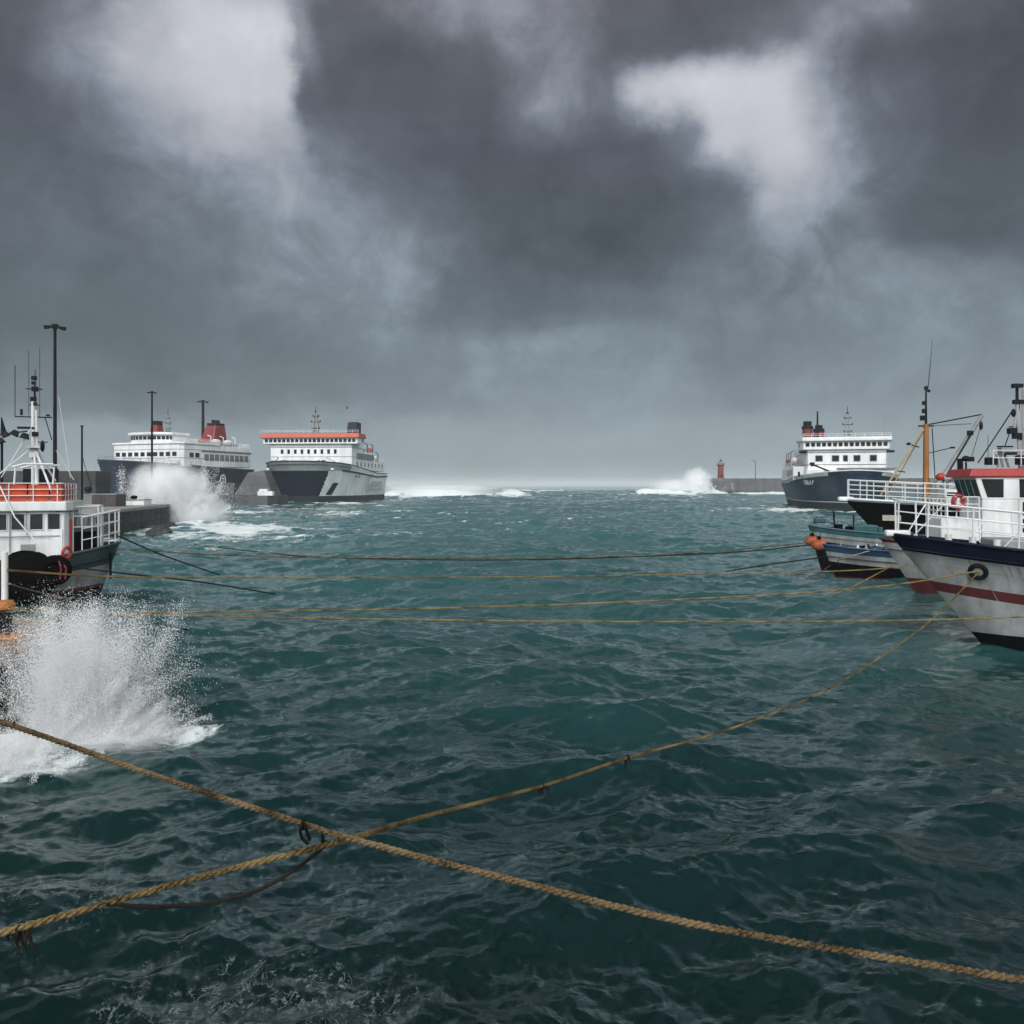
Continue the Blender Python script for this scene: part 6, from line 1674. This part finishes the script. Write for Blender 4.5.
for px, py, Y, lab in ((543, 786, 9.85, 'dark weed tuft hanging from the ochre rope, nearer of the middle two'), (628, 757, 11.75, 'dark weed tuft hanging from the ochre rope, farther of the middle two'), (20, 930, 4.55, 'dark frayed tuft under the ochre rope at the lower left edge')):
    mb = MB(); c = at(px, py, Y)
    rr_ = random.Random(int(px))
    for k in range(9):
        d_ = Vector((rr_.uniform(-.05, .05), rr_.uniform(-.03, .03), -rr_.uniform(.05, .16)))
        q = c + Vector((rr_.uniform(-.06, .06), 0, 0))
        mb.tube([q, q + d_ * 0.5 + Vector((rr_.uniform(-.02, .02), 0, 0)), q + d_], [0.012, 0.010, 0.004], 5)
    mb.torus(c, 0.032, 0.012, 'x', 12, 5)
    o = mb.build('weed_tuft', 'rope_dark', smooth=True); tag(o, lab, 'weed tuft', 'tufts hanging from the ochre rope')
b0 = BOL + Vector((0.2, -0.05, 0.46))
laid_rope('mooring_rope', [b0] + W((120, 612.5, 19.6), (400, 609, 21.2), (600, 603, 22.6), (800, 593, 24.0), (900, 584, 24.7)) + [HAWSE + Vector((-0.02, -0.08, 0.02))], 0.026, 'rope_yellow',
          'straw coloured rope from the rusty bollard rising to the nearest boat hawse hole')
laid_rope('mooring_rope', [b0 + Vector((0, 0, -0.03))] + W((120, 614, 19.5), (300, 618, 20.0), (600, 621.5, 21.0), (860, 621, 21.6), (1024, 617, 21.8), (1120, 613, 22.0)), 0.024, 'rope_yellow',
          'straw coloured rope from the bollard running level past the nearest boat stem, the lower one')
laid_rope('mooring_rope', [Vector((-12.15, 19.27, 2.95))] + W((110, 576.5, 21.5), (250, 577.5, 24), (500, 577, 28), (700, 574, 31), (860, 570, 33.3), (930, 562, 34.2)), 0.028, 'rope_yellow',
          'pale yellow rope from the white dock post across to the maroon bottomed boat', pitch=7)
laid_rope('mooring_rope', W((116, 549, 34.2), (250, 556, 37), (400, 558, 39.5), (600, 557, 42), (720, 551, 44), (822, 541, 45.4)), 0.03, 'rope_tan',
          'thin brown rope from the left boat stern to the orange buoys, upper pair nearer', strands=False)
laid_rope('mooring_rope', W((110, 536, 90), (130, 537, 84), (250, 551, 58), (330, 557.5, 50), (500, 560, 46), (650, 556, 45.5), (750, 551, 45.6), (808, 545, 45.8)), 0.036, 'rope_dark',
          'thin dark rope from the stone quay sagging across to the small boats', strands=False)
laid_rope('mooring_rope', W((118, 536, 34.6), (160, 554, 38), (205, 570, 44), (220, 575, 45)), 0.034, 'rope_dark', 'short dark line from the left boat rail top slanting into the water', strands=False, group='short lines slanting into the water')
laid_rope('mooring_rope', W((64, 566, 32.2), (120, 573, 33), (200, 582, 35), (275, 594, 37.2)), 0.034, 'rope_dark', 'long dark line from the left boat side dipping into open water', strands=False, group='short lines slanting into the water')
laid_rope('mooring_rope', [b0 + Vector((0.05, -0.03, -0.1))] + W((70, 609, 20.0), (125, 617, 21.5), (180, 628, 23.6), (233, 640, 26.2)), 0.024, 'rope_dark', 'dark line running under the bollard ropes into the water beside the near spray', strands=False, group='short lines slanting into the water')
laid_rope('mooring_rope', W((722, 572, 46.5), (780, 563, 44.5), (826, 557, 43.0), (830, 555, 42.6)), 0.034, 'rope_dark', 'dark line from the water up to the blue boat stem', strands=False, group='short lines slanting into the water')
laid_rope('mooring_rope', W((816, 602, 34.2), (850, 588, 34.5), (892, 566, 34.8)), 0.030, 'rope_yellow', 'pale line from the water up to the maroon bottomed bow', strands=False, group='short lines slanting into the water')
laid_rope('mooring_rope', W((820, 573, 45.0), (837, 561, 42.0), (848, 557, 41.2), (876, 549, 41.0)), 0.028, 'rope_pale', 'pale bridle line draped over the side of the blue rimmed boat', strands=False, group='short lines slanting into the water')
laid_rope('mooring_rope', [Vector((-12.1, 19.27, 2.62))] + W((30, 590, 24), (70, 599, 29.6)), 0.022, 'rope_pale', 'white line sagging from the dock post to the dark hull of the left boat', strands=False, group='short lines slanting into the water')

# ------------------------------------------------------------------ haze
mb = MB(); mb.span(-9000, 9000, -60, 13500, -5.2, 46.0)
m, t_ = new_mat('haze_air')
v = N(t_, 'ShaderNodeVolumePrincipled', {'Color': (0.95, 0.98, 1.0, 1), 'Density': 0.00022, 'Anisotropy': 0.0})
N(t_, 'ShaderNodeOutputMaterial', {'Volume': v.outputs[0]})
hz = mb.build('haze', m); tag(hz, kind='stuff')
